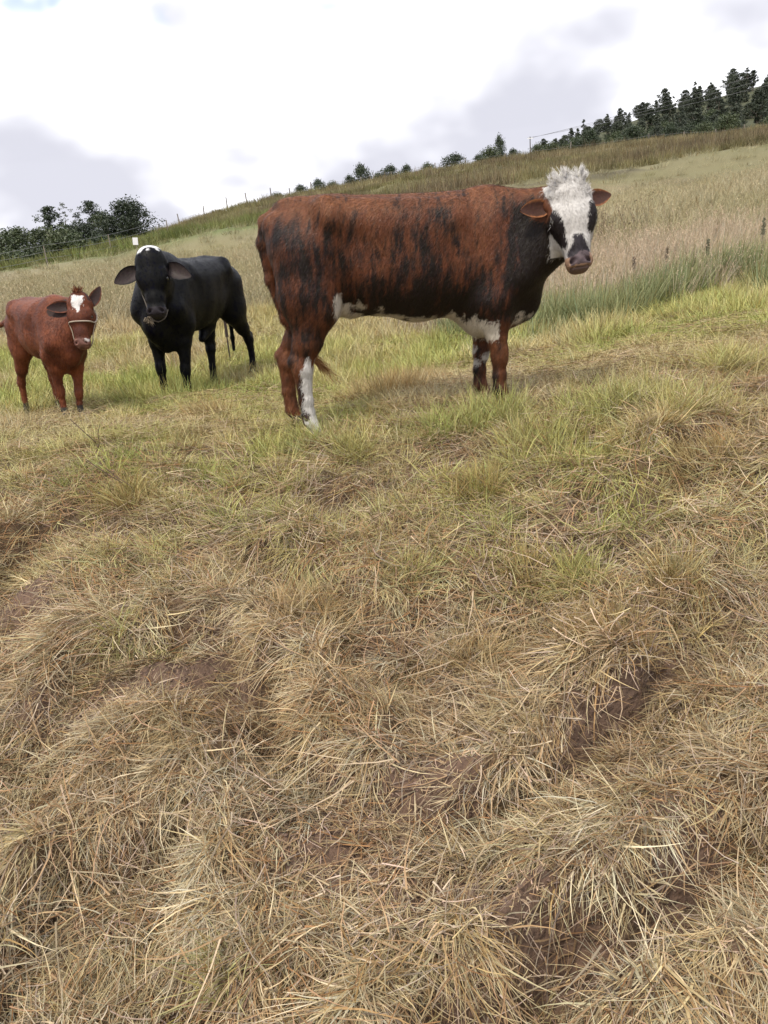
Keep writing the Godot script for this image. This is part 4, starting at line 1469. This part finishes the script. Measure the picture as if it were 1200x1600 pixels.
	plant_all(["seeding_tuft"], "seeding_grass", "tall pale seeding grass on the field behind the cattle", "grass", M.grass_blade)
	plant_all(["far_tuft"], "hillside_grass", "rough brown and green grass over the far hillside", "grass", M.grass_blade)

func woods() -> void:
	var dk := lin(0.022, 0.034, 0.018)
	var md := lin(0.055, 0.075, 0.034)
	var ol := lin(0.085, 0.10, 0.04)
	pattern("dense", 1001, 5.0, 6.0, "round", 130, 60, 0.22, lin(0.026, 0.038, 0.022), lin(0.045, 0.06, 0.03))
	pattern("dense_b", 1011, 5.0, 5.4, "round", 120, 55, 0.22, md, lin(0.075, 0.09, 0.04))
	pattern("airy", 1021, 7.0, 4.2, "airy", 85, 40, 0.2, lin(0.03, 0.043, 0.024), md)
	pattern("thin", 1031, 7.0, 3.0, "airy", 28, 22, 0.17, lin(0.07, 0.08, 0.055), lin(0.10, 0.11, 0.07))
	pattern("bush", 1041, 2.0, 3.2, "bush", 80, 50, 0.13, md, ol)
	pattern("bush_b", 1051, 2.0, 3.2, "bush", 70, 46, 0.13, lin(0.03, 0.042, 0.024), md)
	for i in 4: pattern("conifer_%d" % i, 1100 + i * 10, 9.0, 4.2 + 0.5 * i, "cone", 85, 38, 0.34, lin(0.044, 0.054, 0.038), lin(0.080, 0.094, 0.062))
	pattern("broadleaf", 1211, 7.5, 5.6, "round", 110, 40, 0.32, lin(0.040, 0.050, 0.034), lin(0.078, 0.090, 0.056))
	pattern("gum", 1201, 11.0, 6.5, "airy", 75, 40, 0.42, lin(0.03, 0.04, 0.024), lin(0.06, 0.072, 0.04))
	# left grove: pixel-free places in metres
	var grove := [
		["evergreen_tree", "dense dark rounded evergreen tree, rightmost in the left grove", "tree", "dense", -21.24, 74.0, 0.95, 0.80],
		["evergreen_tree", "dark evergreen tree pressed against the left of the rightmost grove tree", "tree", "dense_b", -23.79, 75.0, 0.62, 0.72],
		["gum_tree", "loose crowned tree rising mid grove beside the dark evergreens", "tree", "airy", -25.68, 77.0, 0.9, 0.66],
		["gum_tree", "tall thin wispy tree standing up behind the left grove", "tree", "thin", -29.17, 80.0, 0.85, 0.78],
		["gum_tree", "dark airy tree with the highest top at the left of the grove", "tree", "airy", -29.2, 76.0, 1.0, 0.74],
		["gum_tree", "thin pale tree leaning out over the left end of the grove", "tree", "thin", -32.58, 78.0, 0.8, 0.6],
		["bushy_tree", "broad green bushy tree at the left edge of the photo", "tree", "dense_b", -27.78, 64.0, 0.92, 0.78],
		["bushy_tree", "mid green bushy tree in the middle of the grove front", "tree", "dense_b", -27.92, 70.0, 0.8, 0.72],
		["bushy_tree", "dark bushy tree filling the gap behind the grove's round bush", "tree", "dense", -25.15, 72.0, 0.75, 0.66],
		["bushy_tree", "green bushy tree cut by the left frame edge, above the wires", "tree", "dense_b", -30.71, 66.0, 0.9, 0.85],
		["round_bush", "large round dark green bush in front of the left grove", "shrub", "bush", -18.71, 50.0, 1.15, 1.15],
		["round_bush", "low dark bush to the right of the large round bush", "shrub", "bush_b", -19.02, 58.0, 0.95, 0.75],
		["round_bush", "low olive bush on the slope below the rightmost evergreen", "shrub", "bush", -20.36, 64.0, 0.9, 0.7],
		["round_bush", "green bush at the left frame edge below the wires", "shrub", "bush", -23.13, 52.0, 1.1, 0.9],
	]
	rng.seed = 77
	for g in grove:
		tree(g[0], g[1], g[2], "trees and bushes of the left grove", g[3], ground(g[4], -g[5]) - Vector3(0, 0.1, 0), Vector3(g[6], g[7], g[6]), rr(0, TAU))
	# bushes along the skyline: x across at 100 m, size
	# along the skyline: place across at 100 m, width and height against the pattern
	var sky_bush := [
		[-9.63, 0.87, 0.72, "bush", "low flat bush, leftmost of the skyline row above the cow's tail"],
		[-6.82, 0.93, 0.82, "bush_b", "second skyline bush from the left, above the cow's tail head"],
		[-4.57, 0.93, 1.08, "bush_b", "dark ragged skyline bush above the cow's rump"],
		[-2.81, 0.76, 0.82, "bush", "small skyline bush right of the ragged one above the rump"],
		[-0.72, 0.76, 0.93, "bush_b", "skyline bush leaning against the tallest bush from the left"],
		[0.88, 1.05, 1.49, "bush_b", "tallest dark bush on the skyline above the cow's loin"],
		[2.88, 0.76, 0.82, "bush", "low skyline bush right of the tallest bush"],
		[4.49, 0.93, 1.08, "bush_b", "dark skyline bush above the middle of the cow's back"],
		[6.41, 0.87, 1.03, "bush_b", "open ragged skyline bush above the middle of the back"],
		[9.06, 0.82, 0.87, "bush", "small lone skyline bush above the cow's ribs"],
		[12.59, 1.34, 1.18, "bush_b", "broad rounded skyline bush above the cow's shoulder"],
		[15.48, 0.76, 0.77, "bush_b", "small skyline bush just right of the broad rounded one"],
		[17.08, 1.22, 1.08, "bush", "flat topped dark skyline bush left of the pole"],
		[18.12, 0.64, 1.80, "bush_b", "narrow pointed skyline bush left of the pole"],
		[19.81, 0.70, 0.82, "bush_b", "small dark skyline bush nearest to the pole"],
		[22.69, 0.76, 1.03, "bush", "skyline bush between the pole and the wood"]
	]
	for b in sky_bush:
		var dd := 101.0 + rr(-1, 1)
		tree("skyline_bush", b[4], "shrub", "bushes along the skyline", b[3], ground(b[0] * dd / 100.0, -dd) - Vector3(0, 0.15, 0), Vector3(b[1], b[2] + 0.12, b[1]), rr(0, TAU))
	# the wood on the right hill
	var d := 122.0
	while d < 235.0:
		var x := 0.19 * d + 2.0
		while x < 0.60 * d:
			var px := x + rr(-2.2, 2.2)
			var dd := d + rr(-4.0, 4.0)
			x += rr(2.5, 3.7)
			var edge := 0.205 + 0.00028 * (dd - 120.0) + 0.16 * (1.0 - sst(122.0, 185.0, dd))
			if px / dd < edge + 0.015 * rr(-1, 1): continue
			var sz := rr(0.36, 0.56) * lerpf(0.8, 1.1, sst(0.22, 0.5, px / dd))
			var use := "conifer_%d" % (rng.randi() % 4)
			if rng.randf() < 0.4: use = "broadleaf"
			if rng.randf() < 0.14 or (px / dd > 0.45 and px / dd < 0.51 and dd > 190.0 and rng.randf() < 0.4): use = "gum"
			var spot := "left tip" if px / dd < 0.27 else ("left half" if px / dd < 0.38 else ("right half" if px / dd < 0.50 else "far right end"))
			var row := "front row" if dd < 150.0 else ("middle rows" if dd < 195.0 else "crest")
			var look: String = "loose crowned" if use == "gum" else "round crowned" if use == "broadleaf" else ["narrow dark", "pointed dark", "bushy dark", "broad dark"][int(use.right(1)) % 4]
			tree("forest_tree", "%s green tree in the %s of the hilltop wood, %s" % [look, row, spot], "tree", "trees of the wood on the right hilltop", use, ground(px, -dd) - Vector3(0, 0.2, 0), Vector3(sz * 1.15, sz * rr(0.85, 1.1), sz * 1.15), rr(0, TAU))
		d += 11.0
	# scrub at the foot of the wood
	for i in 34:
		var u := rr(0.24, 0.56)
		var dd := rr(112.0, 150.0)
		tree("scrub_bush", "olive scrub bush at the foot of the hilltop wood, %s" % ("below its left tip" if u < 0.32 else ("below its middle" if u < 0.46 else "near the right edge")), "shrub", "scrub below the wood", "bush" if rng.randf() < 0.6 else "bush_b", ground(u * dd, -dd) - Vector3(0, 0.1, 0), Vector3.ONE * rr(0.9, 1.6), rr(0, TAU))

func stake(parent: Node, called: String, p: Vector3, h: float, r0: float, r1: float, tilt: Vector3, m: Material, col: Color) -> MeshInstance3D:
	var S := Soup.new()
	S.tube(PackedVector3Array([Vector3(0, -0.15, 0), tilt * h * 0.5 + Vector3(0, h * 0.5, 0), tilt * h + Vector3(0, h, 0)]), r0, r1, 8, col)
	var o := put(soup_mesh(S), called, m, parent)
	o.position = p
	return o

func strand(parent: Node, called: String, a: Vector3, b: Vector3, r: float, sag: float, m: Material) -> void:
	var S := Soup.new()
	var pts := PackedVector3Array()
	for i in 13:
		var t := i / 12.0
		pts.append(a.lerp(b, t) - Vector3(0, sag * 4.0 * t * (1.0 - t), 0))
	S.tube(pts, r, r, 5, Color(0.5, 0.5, 0.5))
	put(soup_mesh(S), called, m, parent)

func fences() -> void:
	# thin iron stakes with one strand of wire, just behind the cattle
	var f := thing("stake_fence", "thin rusty iron stakes with wire strung just behind the cattle", "fence")
	var spots := [Vector2(-6.55, 12.2), Vector2(-4.6, 11.6), Vector2(-1.62, 8.75), Vector2(1.35, 7.6), Vector2(4.2, 7.9)]
	var prev := Vector3.ZERO
	for i in spots.size():
		var p := ground(spots[i].x, -spots[i].y)
		var h := 0.78 if i != 3 else 0.42
		stake(f, "stake", p, h, 0.009, 0.007, Vector3(-0.03 * (i % 2), 0, 0.02), M.rust_iron, Color.WHITE)
		stake(f, "insulator", p + Vector3(0, 0.62 * h, 0), 0.05, 0.018, 0.014, Vector3.ZERO, M.rust_iron, Color.WHITE)
		prev = p
	# wire fence in front of the left grove
	f = thing("wire_fence", "three strand wire fence running in front of the left grove", "fence")
	var a: Vector3
	for i in 6:
		var t := i / 5.0
		var x := lerpf(-27.0, -12.0, t)
		var d := lerpf(38.0, 50.0, t)
		var p := ground(x, -d)
		stake(f, "post", p, rr(1.0, 1.2), 0.035, 0.03, Vector3(rr(-0.06, 0.06), 0, 0), M.post_wood, Color(0.20, 0.17, 0.14))
		if i > 0:
			for k in 3: strand(f, "wire", a + Vector3(0, 0.45 + 0.36 * k, 0), p + Vector3(0, 0.45 + 0.36 * k, 0), 0.008, 0.05, M.wire)
		a = p
	# fence of the skyline
	f = thing("ridge_fence", "row of leaning wooden posts along the skyline of the hill", "fence")
	rng.seed = 515
	var x := -27.0
	var first := true
	while x < 58.0:
		var d := 97.0
		var p := ground(x, -d)
		var tall := rr(1.0, 1.55) * (1.15 if x < -10.0 else 0.9)
		stake(f, "post", p, tall, 0.075, 0.06, Vector3(rr(-0.10, 0.10), 0, rr(-0.05, 0.05)), M.post_wood, Color(0.16, 0.14, 0.12) * rr(0.6, 1.5))
		if not first:
			for k in 2: strand(f, "wire", a + Vector3(0, 0.5 + 0.4 * k, 0), p + Vector3(0, 0.5 + 0.4 * k, 0), 0.010, 0.04, M.wire)
		first = false
		a = p
		x += rr(2.0, 3.2) if x < 0.0 else rr(3.2, 5.4)
	# pole and overhead cables over the right hill
	var pole := thing("utility_pole", "slender dark pole on the skyline left of the wood", "pole", ground(21.5, -98.0))
	stake(pole, "shaft", Vector3.ZERO, 2.4, 0.07, 0.055, Vector3(0.01, 0, 0), M.post_wood, Color(0.10, 0.085, 0.07))
	var arm := BoxMesh.new()
	arm.size = Vector3(0.7, 0.08, 0.08)
	put(arm, "crossarm", M.post_wood, pole).position = Vector3(0.03, 2.2, 0.1)
	for k in 3:
		var c := thing("overhead_cable", ["lowest of the three cables crossing the wood on the right", "middle of the three cables crossing the wood on the right", "highest of the three cables crossing the wood on the right"][k], "cable", Vector3.ZERO, 0.0, "cables over the right hill")
		strand(c, "strand", ground(21.5, -98.0) + Vector3(0.3 * k - 0.3, 2.26, 0.1), Vector3(38.0, 14.6 + 0.62 * k, -58.0 + 0.3 * k), 0.012, 0.3, M.wire)
	# a white board on a stick where the field ends
	var sg := thing("white_board", "small white board on a stick at the field edge beside the bull's head", "board", ground(-11.6, -41.0))
	stake(sg, "stick", Vector3.ZERO, 0.95, 0.02, 0.02, Vector3.ZERO, M.post_wood, Color(0.2, 0.17, 0.13))
	var bm := BoxMesh.new()
	bm.size = Vector3(0.26, 0.36, 0.02)
	var bo := put(bm, "panel", M.white_board, sg)
	bo.position = Vector3(0, 1.0, 0.035)
	bo.rotation_degrees = Vector3(0, 8, -4)

func weeds() -> void:
	# dock spikes and dark stems in the field to the right
	rng.seed = 611
	var list := [
		["dock_spike", "tall grey-green dock spike standing highest in the field at the right edge", Vector2(5.35, 10.4), 0.55, 0.028, lin(0.20, 0.20, 0.13)],
		["dock_spike", "grey-green dock spike in pale grass below the taller spike", Vector2(4.3, 9.7), 0.48, 0.024, lin(0.19, 0.19, 0.12)],
		["dock_spike", "short brown dock spike in pale grass right of the cow's muzzle", Vector2(3.95, 10.1), 0.40, 0.014, lin(0.22, 0.17, 0.12)],
		["dock_spike", "dark dock spike nearest to the cow's muzzle", Vector2(3.45, 9.9), 0.38, 0.016, lin(0.20, 0.16, 0.12)],
	]
	for w in list:
		var o := thing(w[0], w[1], "plant", ground(w[2].x, -w[2].y), 0.0, "dock spikes in the right field")
		var h: float = w[3]
		stake(o, "stem", Vector3.ZERO, h, 0.006, 0.004, Vector3(0.05, 0, 0), M.bark, lin(0.16, 0.12, 0.07))
		var S := Soup.new()
		for k in 420:
			var t := rng.randf()
			var p := Vector3(0.05 * h * (0.62 + 0.38 * t), h * (0.62 + 0.40 * t), 0)
			var rad: float = w[4] * sqrt(rng.randf()) * (1.0 - 0.55 * t)
			var az := rr(0, TAU)
			p += Vector3(cos(az) * rad, 0, sin(az) * rad)
			var q := Vector3(rr(-1, 1), rr(-0.3, 1), rr(-1, 1)).normalized() * 0.02
			var c: Color = w[5]
			S.tri(p, p + q, p + q.cross(Vector3(rr(-1, 1), rr(-1, 1), rr(-1, 1))).normalized() * 0.012 + q * 0.5, c * rr(0.6, 1.5))
		put(soup_mesh(S), "seed_head", M.bark, o)
	# a dark patch of dry herbs in the field
	var S := Soup.new()
	for i in 260:
		var px := 3.6 + rng.randfn() * 0.75
		var dd := 14.5 + rng.randfn() * 0.5
		var p := ground(px, -dd)
		var pts := PackedVector3Array()
		var dir := Vector3(rr(-0.4, 0.4), 1, rr(-0.4, 0.4)).normalized()
		var L := rr(0.35, 0.8)
		for k in 4:
			pts.append(p)
			p += dir * L / 3.0
			dir = (dir + Vector3(rr(-0.3, 0.3), 0, rr(-0.3, 0.3))).normalized()
		var c := lin(0.12, 0.09, 0.06).lerp(lin(0.2, 0.15, 0.09), rng.randf())
		S.ribbon(pts, Vector3(rr(-1, 1), 0, rr(-1, 1)), 0.012, 0.004, c, c)
		for k in 6:
			var q := pts[1 + rng.randi() % 3] + Vector3(rr(-1, 1), rr(-1, 1), rr(-1, 1)) * 0.06
			S.tri(q, q + Vector3(rr(-1, 1), rr(-1, 1), rr(-1, 1)) * 0.03, q + Vector3(rr(-1, 1), rr(-1, 1), rr(-1, 1)) * 0.03, c)
	var hb := put(soup_mesh(S), "dry_herbs", M.bark)
	meta(hb, "dark brown patch of dry herbs in the field beyond the cow's muzzle", "plant", "", "stuff")
	# the thick pale stalk lying at the lower right, and dark twigs at the left
	var line := [Vector2(0.12, 1.44), Vector2(0.14, 1.38), Vector2(0.18, 1.32), Vector2(0.25, 1.27), Vector2(0.35, 1.23)]
	var pts := []
	for q in line: pts.append(ground(q.x, -q.y) + Vector3(0, 0.055, 0))
	var st := thing("dry_stalk", "thick pale dry stalk lying on the bank at the bottom right", "stalk")
	cord(pts, 0.0022, Color(0.58, 0.47, 0.27), M.bark, "stalk", st)
	cord([pts[1], pts[1] + Vector3(-0.03, 0.0, 0.02), pts[1] + Vector3(-0.07, -0.01, 0.05)], 0.0016, Color(0.52, 0.40, 0.2), M.bark, "side_shoot", st)
	var tw := [[Vector2(-1.62, 4.15), Vector3(0.12, 0.20, 0.12), "bare dark twig standing in grass at the left below the calf"], [Vector2(-1.25, 3.7), Vector3(-0.12, 0.18, 0.05), "bare dark twig standing in grass nearer than the other twig"]]
	for t in tw:
		var o := thing("bare_twig", t[2], "twig", Vector3.ZERO, 0.0, "twigs in the left grass")
		var p := ground(t[0].x, -t[0].y)
		cord([p, p + t[1] * 0.4 + Vector3(0.02, 0, 0), p + t[1] * 0.75, p + t[1]], 0.0022, Color(0.12, 0.085, 0.06), M.bark, "stem", o)
		cord([p + t[1] * 0.5, p + t[1] * 0.62 + Vector3(-0.06, 0.05, 0.02), p + t[1] * 0.7 + Vector3(-0.12, 0.11, 0.03)], 0.0022, Color(0.09, 0.06, 0.045), M.bark, "shoot", o)
